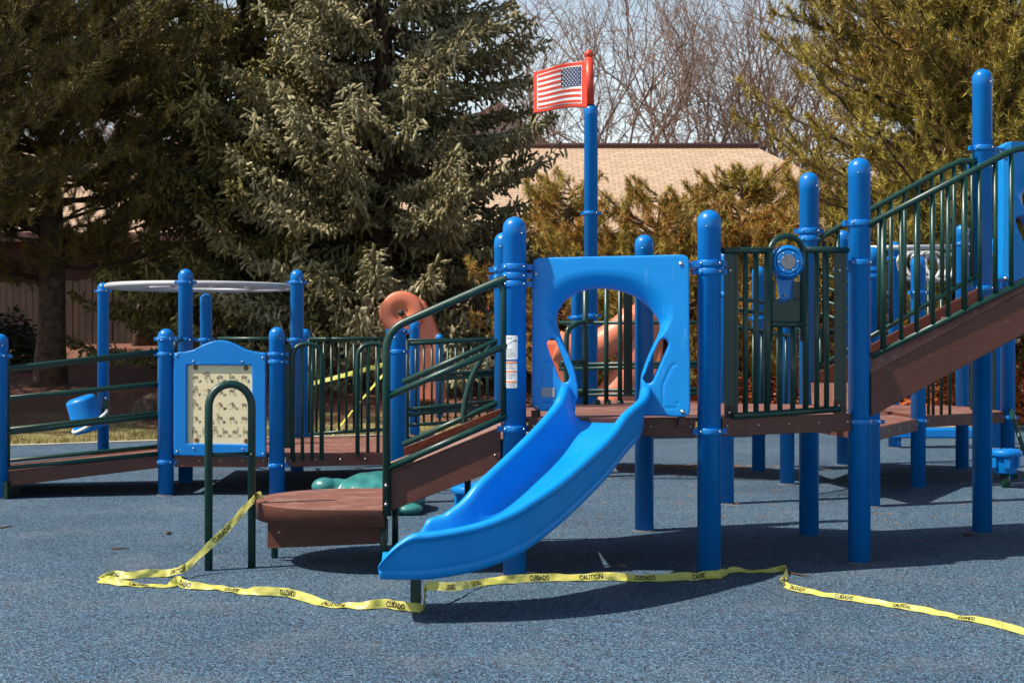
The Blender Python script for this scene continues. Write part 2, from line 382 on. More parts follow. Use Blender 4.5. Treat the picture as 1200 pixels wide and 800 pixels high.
co.location = (0, 0, CH); co.rotation_euler = (R(90), 0, 0)
cam.sensor_width = 36; cam.lens = F / 1200 * 36; cam.shift_y = (YH - 400) / 1200; cam.clip_end = 2000; cam.clip_start = .1
cam.dof.use_dof = True; cam.dof.focus_distance = 7.6; cam.dof.aperture_fstop = 6.3
sc.camera = co
sc.view_settings.view_transform = 'Standard'; sc.view_settings.look = 'None'; sc.view_settings.exposure = 0.60; sc.view_settings.gamma = 1

# ------------------------------------------------------------------ setting: ground
def sstep(a, b, x):
    t = min(1, max(0, (x - a) / (b - a))); return t * t * (3 - 2 * t)
def TZ(x, y):
    # low bank that rises under the trees towards the houses
    return -.03 + (.55 * sstep(18.5, 25, y) + .60 * sstep(24, 31, y)) * (0.45 + .55 * sstep(5, -2, x)) + .04 * math.sin(x * .9 + y * .5) * sstep(18, 20, y)
xs = np.concatenate([np.linspace(-400, -30, 12)[:-1], np.linspace(-30, 30, 76), np.linspace(30, 400, 12)[1:]])
ys = np.concatenate([np.linspace(-60, 14, 9)[:-1], np.linspace(14, 40, 54), np.linspace(40, 900, 18)[1:]])
V = [(x, y, TZ(x, y)) for y in ys for x in xs]; nx = len(xs)
Fc = [(j * nx + i, j * nx + i + 1, (j + 1) * nx + i + 1, (j + 1) * nx + i) for j in range(len(ys) - 1) for i in range(nx - 1)]
tag(nmesh('ground', V, Fc, M['soil'], smooth=True), kind='structure')
# rubber play surface with a curved far edge
edge = [(-30, 15.6), (-14, 15.9), (-8, 16.1), (-6, 16.3), (-4.6, 17.0), (-2, 17.9), (1, 18.6), (4, 19.2), (8, 19.8), (13, 19.0), (30, 16)]
es = spline(edge, 8)
V = []; n = len(es)
for x, y in es: V += [(x, -12, 0), (x, y, 0)]
tag(nmesh('rubber_play_surface', V, [(2 * i, 2 * i + 2, 2 * i + 3, 2 * i + 1) for i in range(n - 1)], M['rubber']), kind='structure')
kb = MB()
vs = []
for x, y in es: vs += [(x, y, -.05), (x, y, .012), (x, y + .16, .012), (x, y + .16, -.05)]
kb.add(vs, [(4 * i + a, 4 * i + 4 + a, 4 * i + 5 + a, 4 * i + 1 + a) for i in range(n - 1) for a in range(3)])
tag(kb.build('edging', M['kerb']), kind='structure')

# ------------------------------------------------------------------ posts
PG = 'blue posts of the play structure'
def clamp_mesh(x, y, z, r, ang, tabs=2):
    mb = MB()
    mb.lathe([(r + .001, -.017), (r + .007, -.017), (r + .009, -.012), (r + .009, .012), (r + .007, .017), (r + .001, .017)], (x, y, z), 24)
    for k in range(tabs):
        a = ang + k * math.pi
        d = Vector((math.cos(a), math.sin(a), 0)); rot = Matrix.Rotation(a, 3, 'Z')
        mb.box(Vector((x, y, z)) + d * (r + .016), (.034, .030, .030), rot)
    for k in (-1, 1):
        a = -math.pi / 2 + k * .75
        d = Vector((math.cos(a), math.sin(a), 0)); bolt(mb, Vector((x, y, z)) + d * (r + .009), d, .006)
    return mb
def post(px, Y, top, label, clamps=(), d=.127, ang=0.0, name='post', group=PG, zbase=0.0):
    x, y = XY(px, Y); r = d / 2; zt = ZZ(top, Y)
    t = thing(name, (x, y, zbase), label, 'post', group)
    prof = [(r, -.03), (r, zt - r - .052), (r + .0012, zt - r - .050), (r + .0012, zt - r)]
    for k in range(1, 9):
        a = k / 8 * math.pi / 2; prof.append(((r + .0012) * math.cos(a) if k < 8 else 0, zt - r + r * math.sin(a)))
    mb = MB(); mb.lathe(prof, (x, y, 0), 32)
    mb.build('pole', M['blue'], t)
    cl_ = MB(); cl_.lathe([(r + .0005, .009), (r + .006, .008), (r + .016, .0015), (r + .018, -.004)], (x, y, 0), 28); cl_.build('rubber_collar', M['collar'], t)
    sc_ = MB(); a = random.choice((-1.9, -.95)); d_ = Vector((math.cos(a), math.sin(a), 0)); bolt(sc_, Vector((x, y, zt - r - .03)) + d_ * (r + .001), d_, .005, 0); sc_.build('cap_screw', M['bolt'], t)
    for c in clamps:
        clamp_mesh(x, y, ZZ(c, Y), r, ang + random.uniform(-.15, .15)).build('clamp', [M['blue'], M['bolt']], t)
    return t
yA, yB, yC, yD, yE, yA2 = 7.455, 7.40, 7.88, 8.93, 9.18, 8.55
A, B, C, D, E, A2 = XY(603, yA), XY(831, yB), XY(1007, yC), XY(948, yD), XY(755, yE), XY(591, yA2)
pA = post(603, yA, 254, 'blue post with white warning stickers, left of the slide hood', (313, 323.5, 333, 502))
post(831, yB, 246, 'blue post right of the slide hood with yellow tape wrapped round its foot', (309, 318.5, 505), ang=.2)
post(1007, yC, 185, 'tall blue post at the near foot of the brown staircase', (262, 308, 494), ang=.3)
post(948, yD, 202, 'blue post behind the green panel with the round blue drum', (271, 280, 492))
post(755, yE, 275, 'blue post standing behind the slide hood, seen through its right arch', (340, 488))
post(591, yA2, 272, 'blue post half hidden directly behind the stickered post', (316, 325))
post(0, 11.0, 391, 'blue post at the low outer end of the ramp, leftmost of all posts', (417,))
post(121, 15.4, 331, 'slim blue post carrying the tilted blue bucket, left of the grey ring ladder', (341,))
post(194.5, 11.24, 385, 'short blue post between the ramp rails and the hand sign panel', (397, 415, 541))
post(217.5, 12.16, 315, 'tall blue post rising behind the left corner of the hand sign panel', (331, 398))
post(241.5, 14.6, 344, 'blue post under the far rim of the grey ring ladder', (398,))
post(324.5, 11.2, 383, 'short blue post right of the hand sign panel', (415, 424, 545))
post(348, 13.2, 316, 'tall blue post at the right end of the grey ring ladder', (331, 398))
post(357, 15.2, 385, 'blue post seen just behind the tall post at the ring ladder right end', ())
post(466.5, 10.7, 381, 'short blue post close right of the tall bent green stair rail', (388, 412))
post(486, 16.9, 375, 'thin distant blue post standing in front of the curled salmon slide', ())
post(515, 20.5, 391, 'small far blue post right of the curled salmon slide', (), .12)
post(677, 13.0, 316, 'blue post close left of the flag pole, seen through the hood arch', (372, 379))
pole = post(692.5, 12.7, 122, 'very tall blue pole carrying the molded flag', (250, 370, 380), name='flag_pole')
post(726, 20.0, 388, 'thin far blue post seen in the middle of the hood arch', ())
post(850.5, 10.67, 293, 'blue post hidden mostly behind the tape wrapped post', (345,))
post(889, 13.2, 312, 'blue post behind the drum panel, left of the drum', (373,))
post(922.5, 12.1, 305, 'blue post directly behind the round blue drum', (360,))
post(988, 13.9, 270, 'blue post close left of the tall staircase foot post, further back', (316,))
post(1021.5, 10.5, 289, 'blue post peeking out right behind the tall staircase foot post', (316, 324, 494))
post(1047.5, 16.1, 283, 'blue post at the left end of the white coil climber', (303,))
post(1076, 11.77, 300, 'blue post with a light scratch under the staircase, at the low deck corner', (343, 493), ang=.3)
post(1127.5, 13.5, 263, 'blue post right of the white coil climber, behind the staircase', (286,))
post(1151, 9.08, 81, 'tallest blue post, at the far top of the brown staircase', (174, 196, 338), ang=.1)
post(1166.5, 16.0, 279, 'thin blue post at the right end of the white coil climber bar', ())
post(1181, 12.5, 250, 'blue post behind the mushroom step at the right of the low deck', (489,))
# stickers on the near left post
def sticker(px0, px1, py0, py1, bars, lines, name, parent, diag=False):
    x0, y0 = A; r = .0635 + .0012
    a0 = math.asin(max(-1, min(1, ((px0 - 603) * yA / F) / .0635))); a1 = math.asin(max(-1, min(1, ((px1 - 603) * yA / F) / .0635)))
    z1, z0 = ZZ(py0, yA), ZZ(py1, yA)
    def patch(mb, u0, u1, v0, v1, rr, mi):
        vs = []; n = 8
        for i in range(n + 1):
            a = a0 + (a1 - a0) * (u0 + (u1 - u0) * i / n)
            for v in (v0, v1): vs.append((x0 + rr * math.sin(a), y0 - rr * math.cos(a), z1 + (z0 - z1) * v))
        mb.add(vs, [(2 * i, 2 * i + 2, 2 * i + 3, 2 * i + 1) for i in range(n)], True, mi)
    mb = MB(); patch(mb, 0, 1, .03, .97, r, 0); patch(mb, .05, .95, 0, 1, r - .0003, 0)
    for v in bars: patch(mb, .05, .95, v, v + .055, r + .0008, 1)
    for (u0, u1, v) in lines: patch(mb, u0, u1, v, v + .018, r + .0008, 2)
    if diag:
        for k in range(7): patch(mb, .12 + k * .1, .2 + k * .1, .40 - k * .035, .43 - k * .035, r + .0008, 3)
        patch(mb, .78, .92, .19, .25, r + .0009, 3)
    mb.build(name, [M['sticker'], M['sticker_orange'], M['greyprint'], M['navy']], parent, fixn=False)
ln = [(.12, .12 + random.uniform(.4, .75), .55 + .05 * k) for k in range(8)] + [(.15, .6, .08 + .045 * k) for k in range(2)]
sticker(592, 606.5, 393, 421, [], ln, 'age_sticker', pA, True)
ln = [(.1, .1 + random.uniform(.45, .8), .09 + .045 * k) for k in range(5)] + [(.1, .1 + random.uniform(.4, .75), .45 + .05 * k) for k in range(5)] + [(.1, .8, .83 + .05 * k) for k in range(3)]
sticker(593, 606, 423, 454, [.02, .355, .74], ln, 'warning_sticker', pA)

# ------------------------------------------------------------------ decks
def deck(poly, z, label, name='deck', th=.10, edges=None, cat='deck'):
    cx_ = sum(p[0] for p in poly) / len(poly); cy_ = sum(p[1] for p in poly) / len(poly)
    t = thing(name, (cx_, cy_, z - th), label, cat, 'brown decks of the play structure')
    mb = MB(); mb.prism([(x + (cx_ - x) * .012, y + (cy_ - y) * .012, z - .02) for x, y in poly], (0, 0, .018))
    mb.build('deck_surface', M['brown_deck'], t, .003)
    n = len(poly)
    for i in (range(n) if edges is None else edges):
        a = Vector((*poly[i], 0)); b = Vector((*poly[(i + 1) % n], 0)); d = (b - a).normalized(); L = (b - a).length
        g = .075
        if L < 2 * g + .05: continue
        nn = Vector((d.y, -d.x, 0)); c = (a + b) / 2
        if (c - Vector((cx_, cy_, 0))).dot(nn) < 0: nn = -nn
        rot = Matrix(((d.x, nn.x, 0), (d.y, nn.y, 0), (0, 0, 1)))
        eb = MB(); eb.box(Vector((c.x, c.y, z - th / 2)) , (L - 2 * g, .036, th), rot)
        for k in range(5):
            s = (k / 4 - .5) * (L - 2 * g - .06)
            bolt(eb, Vector((c.x, c.y, z - th * .45)) + d * s + nn * .018, nn, .007)
        eb.build('edge_board', [M['brown'], M['bolt']], t, .003)
    return t
ZD = .862
deck([A, B, C, D, E, A2], ZD, 'brown deck between the slide and the drum panel')
p194, p217, p325, p348, p466 = XY(194.5, 11.24), XY(217.5, 12.16), XY(324.5, 11.2), XY(348, 13.2), XY(466.5, 10.7)
deck([p194, p325, (p466[0] - .03, 11.45), (-.95, 13.6), p348, (-2.95, 13.3)], .335, 'low brown deck behind the hand sign panel', edges=[0, 1, 3])
deck([XY(1076, 11.77), XY(1181, 12.5), XY(1127.5, 13.5), XY(988, 13.9)], .62, 'brown deck low at the right behind the staircase')
deck([XY(1021.5, 10.5), XY(1076, 11.77), XY(988, 13.9), XY(922.5, 12.1)], .60, 'small brown deck between the two right hand back posts')
deck([XY(677, 13.0), (XY(677, 13.)[0] + .02, 14.0), XY(889, 13.2), XY(922.5, 12.1)], .66, 'narrow brown bridge deck behind the slide hood')
UD = [XY(1151, 9.08), (4.20, 9.2), (4.26, 8.15), (3.20, 8.03)]
deck(UD, 1.57, 'high brown deck at the top of the staircase')
for q in ((3.20, 8.03), (4.26, 8.15), (4.20, 9.2)):
    pass

# ------------------------------------------------------------------ left ramp (goes down to the left)
rampA, rampB = p194, XY(-210, 10.75)
fr = plane(XY(0, 11.0), p194)
t = thing('ramp', (-4.3, 11.2, 0), 'brown access ramp rising from the left to the low deck', 'ramp')
lo = fr(-220, 576); hi = fr(186, 533)
off = Vector((0, 1.07, 0))
mb = MB(); a, b = Vector(lo), Vector(hi)
mb.prism([a + Vector((0, .03, -.03)), b + Vector((0, .03, -.03)), b + off + Vector((0, -.03, -.03)), a + off + Vector((0, -.03, -.03))], (0, 0, .02)); mb.build('ramp_surface', M['brown_deck'], t)
for k in (0, 1):
    mb = MB(); a2, b2 = a + off * k, b + off * k
    mb.prism([a2, b2, b2 - Vector((0, 0, .105)), a2 - Vector((0, 0, .145))], (0, .04 * (1 - 2 * k), 0)); mb.build('side_beam', M['brown'], t, .004)
mb = MB(); mb.box((fr(4, 560).x, 11.1, .06), (.1, .3, .16)); mb.build('foot', M['green_plate'], t)
def ramprail(offv, label):
    r_ = thing('ramp_railing', Vector(fr(0, 555)) + offv, label, 'railing', 'railings of the left ramp')
    for (y0, y1) in ((432, 411), (468, 450), (508, 487), (549, 531)):
        p0, p1 = fr(0, y0), fr(187, y1); d = p0 - p1
        mb = MB(); mb.tube([p0 + d * 1.0 + offv, p1 + offv], .0185, 10); mb.build('rail', M['green'], r_)
    if offv.y < .1: mb = MB(); mb.tube(fillet([fr(9, 548) + offv, fr(9, 413) + offv, fr(4, 411) + offv], .05), .02); mb.build('upright', M['green'], r_)
    mb = MB(); mb.tube([fr(187, 545) + offv, fr(187, 405) + offv], .018); mb.build('upright', M['green'], r_)
ramprail(Vector((0, 0, 0)), 'green bar railing on the near side of the left ramp')
ramprail(off, 'green bar railing on the far side of the left ramp')

# ------------------------------------------------------------------ hand sign panel
fs_ = plane(p194, p325)
def prect(f, pts): return [f(*p) for p in pts]
t = thing('sign_language_panel', fs_(259, 536), 'blue framed cream panel printed with hand sign letters', 'play panel')
out = [(205, 533), (205, 413)]
for k in range(13):
    u = k / 12; out.append((222 + 74 * u if 0 < k < 12 else (218, 300)[k > 0], 412 - 13.5 * math.sin(math.pi * u) ** 1.3))
out += [(312.5, 413.5), (312.5, 535)]
dn = Vector((0, 1, 0))
solid = MB(); solid.prism([p + Vector((0, -.045, 0)) for p in prect(fs_, out)], (0, .055, 0))
cut = MB(); cut.prism([p + Vector((0, -.2, 0)) for p in prect(fs_, [(220.5, 519), (220.5, 427.5), (296.5, 428), (296.5, 520)])], (0, .4, 0))
fo = molded(solid, [cut], .006, 5, 'frame', M['blue_panel'], t)
bb = MB(); bb.prism([p + Vector((0, -.022, 0)) for p in prect(fs_, [(219.5, 521), (219.5, 426), (297.5, 426), (297.5, 522)])], (0, .012, 0)); board = bb.build('sign_board', M['cream'], t)
mb = MB()
for p in [(208.5, 416), (309, 419), (209, 528), (309.5, 531), (228, 423), (285, 423.5), (228.5, 524.5), (285.5, 525.5)]: bolt(mb, fs_(*p) + Vector((0, -.046, 0)), (0, -1, 0), .008, 0)
mb.build('frame_bolts', M['bolt'], t)
mb = MB()
for p in [(230, 430.5), (289, 431), (231, 515), (289, 516)]:
    mb.lathe([(.021, 0), (.02, .004), (.010, .006), (.006, .002), (0, .002)], fs_(*p) + Vector((0, -.022, 0)), 14, 'Y')
mb.build('board_screws', M['rust'], t)
# printed hands and letters
def stroke(mb, pts, wd, y):
    pts = [Vector((p[0], y, p[1])) for p in pts]
    for a, b in zip(pts[:-1], pts[1:]):
        d = (b - a); L = d.length
        if L < 1e-6: continue
        d /= L; n_ = Vector((-d.z, 0, d.x)) * wd / 2
        mb.add([a - d * wd * .4 - n_, b + d * wd * .4 - n_, b + d * wd * .4 + n_, a - d * wd * .4 + n_], [(0, 1, 2, 3)])
def text_mesh(s, bold=True):
    cu = bpy.data.curves.new('t', 'FONT'); cu.body = s; cu.size = 1; cu.align_x = 'LEFT'; cu.resolution_u = 2
    if bold: cu.offset = .022
    o = bpy.data.objects.new('t', cu); col.objects.link(o); me = evalmesh(o, 't')
    bpy.data.objects.remove(o, do_unlink=True)
    v = np.array([x.co[:] for x in me.vertices]); f = [tuple(p.vertices) for p in me.polygons]
    bpy.data.meshes.remove(me)
    return v, f
rows = ['ABCDE', 'FGHIJ', 'KLMNO', 'PQRST', 'UVWXYZ']
ink = MB(); o1 = fs_(222, 429); o2 = fs_(296, 518); Wd, Hd = o2.x - o1.x, o2.z - o1.z
yy = (o1.y + o2.y) / 2
up = dict(A=[], B=[0, 1, 2, 3], C=[], D=[0], E=[], F=[1, 2, 3], G=[], H=[], I=[3], J=[3], K=[0, 1], L=[0], M=[], N=[], O=[], P=[], Q=[], R=[0, 1], S=[], T=[], U=[0, 1], V=[0, 1], W=[0, 1, 2], X=[0], Y=[3], Z=[0])
for r_, row in enumerate(rows):
    for c_, ch in enumerate(row):
        cx_ = o1.x + Wd * ((c_ + .42) / len(row) * .96 + .03); cz = o1.z + Hd * ((r_ + .62) / 5 * .9 + .045)
        yb = fs_(CX + cx_ / yy * F, 470).y - .0245
        k = .68 + .16 * random.random(); lean = random.uniform(-.25, .25)
        if ch in 'GHMNPQ': lean += 1.15
        def hp(u, v): return (cx_ + (u * math.cos(lean) + v * math.sin(lean)) * k, cz + (-u * math.sin(lean) + v * math.cos(lean)) * k)
        pal = [(-.020, -.045), (-.024, -.010), (-.026, .012), (-.018, .026), (-.006, .022), (.004, .027), (.012, .021), (.022, .022), (.024, .0), (.020, -.045)]
        stroke(ink, [hp(*p) for p in pal], .0024, yb)
        for q in range(4):
            u = -.018 + q * .0125
            if q in up[ch]: stroke(ink, [hp(u - .005, .02), hp(u - .007, .060), hp(u, .066), hp(u + .006, .060), hp(u + .005, .02)], .0023, yb)
            else: stroke(ink, [hp(u - .004, .024), hp(u - .005, .004), hp(u + .005, .002), hp(u + .004, .022)], .0020, yb)
        stroke(ink, [hp(-.026, .0), hp(-.034, .012), hp(-.012, .004), hp(.010, -.006)], .0024, yb)
        v, f = text_mesh(ch)
        sz = .034; v = [(cx_ + .027 + x * sz, yb, cz - .036 + y_ * sz) for x, y_, _ in v]; ink.add(v, f)
ink.build('hand_signs', M['ink'], board, fixn=False)
hk = thing('hook_rail', fs_(206, 410), 'small bent green tube between the post and the hand sign panel', 'rail')
mb = MB(); mb.tube(fillet([P(205, 414, 11.6), P(205, 402, 11.6), P(212, 397, 12.1)], .05), .02); mb.build('tube', M['green'], hk)

# ------------------------------------------------------------------ green arch grab rail
t = thing('arch_handrail', GP(270, 667), 'dark green upside down U grab rail standing on the ground before the step', 'handrail')
aL, aR = GP(244.5, 668), GP(295, 665); zc = ZZ(477, aL.y)
ctr = (aL + aR) / 2; hv = (aR - aL) / 2
pts = [aL - Vector((0, 0, .03)), Vector((aL.x, aL.y, zc))]
for k in range(1, 16):
    a = math.pi - k / 16 * math.pi
    pts.append(Vector((ctr.x, ctr.y, zc)) + hv * math.cos(a) + Vector((0, 0, hv.length * 1.06)) * math.sin(a))
pts += [Vector((aR.x, aR.y, zc)), aR - Vector((0, 0, .03))]
mb = MB(); mb.tube(pts, .0225, 14); mb.build('hoop', M['green'], t)
mb = MB(); z_ = ZZ(533, aL.y); mb.tube([Vector((aL.x, aL.y, z_)), Vector((aR.x, aR.y, z_))], .012); bolt(mb, Vector((aR.x, aR.y - .02, z_)), (0, -1, 0), .006, 1); mb.build('crossbar', [M['green'], M['bolt']], t)
mb = MB(); bolt(mb, aR + Vector((-.02, -.012, .12)), (-1, -.4, 0), .007, 0); mb.build('bolt', M['bolt'], t)

# ------------------------------------------------------------------ round step platform + left stairs
ZP = .365
yn, yf = 7.42, 8.47
xr = -.695
t = thing('step_platform', (-1.05, 7.95, 0), 'brown half round step platform at the foot of the left stairs', 'step')
poly = [(xr, yn), (xr - .22, yn + .0)]
cyp = (yn + yf) / 2
for k in range(1, 20):
    a = math.pi * 1.5 - k / 20 * math.pi
    poly.append((xr - .24 + .545 * math.cos(a), cyp + .525 * math.sin(a)))
poly += [(xr - .22, yf), (xr, yf)]
mb = MB(); mb.prism([(x, y, ZP - .022) for x, y in poly], (0, 0, .022)); mb.build('platform_top', M['brown_deck'], t, .004)
mb = MB()
n = len(poly)
cen = Vector((xr - .3, cyp, 0))
for i in range(n - 1):
    a = Vector((*poly[i], 0)); b = Vector((*poly[i + 1], 0))
    a, b = a + (a - cen).normalized() * .004, b + (b - cen).normalized() * .004
    ai, bi = a + (cen - a) * .05, b + (cen - b) * .05
    mb.add([(a.x, a.y, ZP - .004), (b.x, b.y, ZP - .004), (b.x, b.y, ZP - .10), (a.x, a.y, ZP - .10), (ai.x, ai.y, ZP - .10), (bi.x, bi.y, ZP - .10)], [(0, 1, 2, 3), (3, 2, 5, 4)], True)
mb.build('rim', M['brown'], t)
mb = MB(); mb.prism([(-1.42, 7.93, ZP - .11), (xr - .02, 7.86, ZP - .11), (xr - .02, 7.86, .115), (-1.42, 7.93, .075)], (0, .02, 0))
for k in range(4): bolt(mb, (-1.35 + k * .2, 7.928, .17 - .01 * k), (0, -1, 0), .008)
mb.build('skirt_board', [M['brown'], M['bolt']], t)
for (x, y) in ((P(447.5, 0, 7.5).x, 7.60), (-1.40, 8.05), (xr - .02, 8.35)):
    mb = MB(); mb.tube([(x, y, -.02), (x, y, ZP - .03)], .020, 12); mb.build('leg', M['green'], t)

t = thing('staircase', (-.35, 8.0, 0), 'short brown stairs from the half round step up to the slide deck', 'stairs')
ZL = lambda py, Y=yA: ZZ(py, Y)
def strg(Yp, sgn, parent):
    x0, x1 = -.672, -.062
    mb = MB(); mb.prism([(x0, Yp, .555), (x1, Yp, .800), (x1, Yp, .585), (x0, Yp, .352)], (0, .03 * sgn, 0)); bolt(mb, (x1 + -.03, Yp - .001, .66), (0, -1, 0), .006)
    mb.build('stringer', [M['brown'], M['bolt']], parent, .003)
    mb = MB(); mb.prism([(x0, Yp + .004 * sgn, .558), (x1, Yp + .004 * sgn, .803), (x1, Yp + .05 * sgn, .862), (x0, Yp + .05 * sgn, .615)], (0, .008 * sgn, -.002)); mb.build('stringer_cap', M['brown_deck'], parent)
strg(yA - .02, 1, t); strg(yA2 - .02, -1, t)
for k in range(3):
    mb = MB(); x0 = -.66 + k * .21; z = ZP + (ZD - ZP) * (k + 1) / 4
    mb.box((x0 + .105, (yA + yA2) / 2, z - .01), (.23, yA2 - yA - .12, .02)); mb.box((x0, (yA + yA2) / 2, z - .075), (.02, yA2 - yA - .12, .11)); mb.build('tread', M['brown_deck'], t, .003)
mb = MB(); mb.tube([(P(548, 0, 8.4).x, 8.4, -.02), (P(548, 0, 8.4).x, 8.4, .55)], .02); mb.build('leg', M['green'], t)

def stair_railing(Yp, label, full, dz=0, dx=0):
    r_ = thing('stair_railing', (-.68 + dx, Yp, .3), label, 'railing', 'railings of the left stairs')
    g = lambda px, py: Vector((P(px, py, yA - .03).x + dx, Yp, P(px, py, yA - .03).z + dz))
    rr = .0205
    if full:
        mb = MB(); mb.tube(fillet([g(453, 603), g(453, 387), g(585, 329), g(597, 326)], .11, 9), rr + .002, 14); mb.build('handrail', M['green'], r_)
        mb = MB()
        for py in (568, 590): bolt(mb, g(453, py) + Vector((0, -rr, 0)), (0, -1, 0), .010, 0)
        mb.build('bolts', M['bolt'], r_)
    mb = MB(); mb.tube([g(453, 465), g(594, 404)], rr - .002); mb.build('middle_rail', M['green'], r_)
    mb = MB(); mb.tube([g(453, 549), g(594, 487)], rr - .002); mb.build('lower_rail', M['green'], r_)
    mb = MB(); mb.tube(fillet([g(590, 490), g(590, 340), g(586, 333), g(575, 335)], .06), rr - .004); mb.build('upright', M['green'], r_)
    return r_
stair_railing(yA - .035, 'green three bar railing on the near side of the left stairs', True)
fr_ = stair_railing(yA2 - .03, 'green railing with a bowed upright on the far side of the left stairs', False, .045)
mb = MB(); mb.tube([P(p[0], p[1], yA2 - .03) for p in spline([(543, 508), (544, 478), (551, 448), (562, 424), (575, 404)], 5)], .02); mb.build('bowed_upright', M['green'], fr_)

# ------------------------------------------------------------------ slide
t = thing('slide', (-.1, 6.7, 0), 'bright blue curved plastic slide with high rounded sides', 'slide')
nearw = [(.745, 7.46, .79), (.742, 7.40, .79), (.705, 7.2, .735), (.575, 6.95, .63), (.424, 6.70, .51), (.246, 6.46, .385), (.082, 6.31, .292), (-.113, 6.205, .230), (-.31, 6.155, .200), (-.45, 6.142, .193), (-.605, 6.135, .197)]
path = []
for i_, p_ in enumerate(nearw):
    q0, q1 = nearw[max(0, i_ - 1)], nearw[min(len(nearw) - 1, i_ + 1)]
    tv = Vector((q1[0] - q0[0], q1[1] - q0[1])).normalized()
    if i_ < 2: tv = Vector((0, -1))
    if i_ == 2: tv = Vector((-.16, -1)).normalized()
    path.append((p_[0] + tv.y * .236, p_[1] - tv.x * .236, p_[2]))
S = spline(path, 8)
n = len(S)
Hw = .222
L = np.concatenate([[0], np.cumsum(np.linalg.norm(np.diff(S, axis=0), axis=1))])
prof = [(.0, 0), (.12, 0), (.17, .002), (.195, .012), (.208, .032), (.2075, .048), (.201, .054), (.2085, .060), (.214, .085), (.220, .140), (.2235, .176), (.226, .186), (.241, .191), (.2485, .201), (.2475, .213), (.239, .224), (.224, .229), (.208, .227), (.196, .218), (.190, .203), (.187, .180), (.180, .135), (.172, .095), (.158, .066), (.135, .049), (.095, .041), (.0, .038)]
pl = prof + [(-a, b) for a, b in prof[-2:0:-1]]
K = len(pl); vs = []
for i in range(n):
    p = S[i]; tg = S[min(i + 1, n - 1)] - S[max(i - 1, 0)]; th2 = np.array([tg[0], tg[1]]); th2 /= np.linalg.norm(th2)
    if i < 8: th2 = np.array([0, -1.])
    near = np.array([-th2[1], th2[0], 0])      # towards the camera-side wall
    e = L[-1] - L[i]
    cutk = 1.0 if e > .19 else (.10 + .90 * math.sin(max(0, min(1, e / .19)) * math.pi / 2) ** .85)
    cut0 = cutk
    st = 1.0 + .10 * max(0, 1 - L[i] / .25)
    slope = math.atan2(-(tg[2]), np.linalg.norm(tg[:2]))
    upv = np.array([th2[0] * math.sin(slope) * .6, th2[1] * math.sin(slope) * .6, 1.0])
    for (a, b) in pl:
        if a < -.05:
            ef = e - .11 * min(1, -a / .2); cutk = 1.0 if ef > .19 else (.10 + .90 * math.sin(max(0, min(1, ef / .19)) * math.pi / 2) ** .85)
        else: cutk = cut0
        bb_ = b * st if b < .05 else .05 * st + (b - .05) * cutk * st
        if b > .06 and cutk < .5: a = a * (1 - .05 * (1 - cutk))
        q = p + near * a + upv * bb_
        vs.append(q)
fs = [(i * K + k, i * K + (k + 1) % K, (i + 1) * K + (k + 1) % K, (i + 1) * K + k) for i in range(n - 1) for k in range(K)]
mb = MB(); mb.add(vs, fs, True); 
from mathutils.geometry import tessellate_polygon
tri = tessellate_polygon([[Vector((a, b, 0)) for a, b in pl]])
mb.add(vs[:K], [tuple(x) for x in tri]); mb.add(vs[-K:], [tuple(x) for x in tri]); chute = mb.build('chute', M['blue_plastic'], t)
ss = chute.modifiers.new('s', 'SUBSURF'); ss.levels = 1; ss.render_levels = 1
mb = MB(); lp = GP(487, 716); mb.box(lp + Vector((0, .02, .08)), (.05, .05, .19)); mb.build('support_leg', M['green_plate'], t, .004)
mb = MB(); mb.box(lp + Vector((-.0, .02, .19)), (.14, .14, .03)); mb.build('support_bracket', M['green_plate'], t, .004)

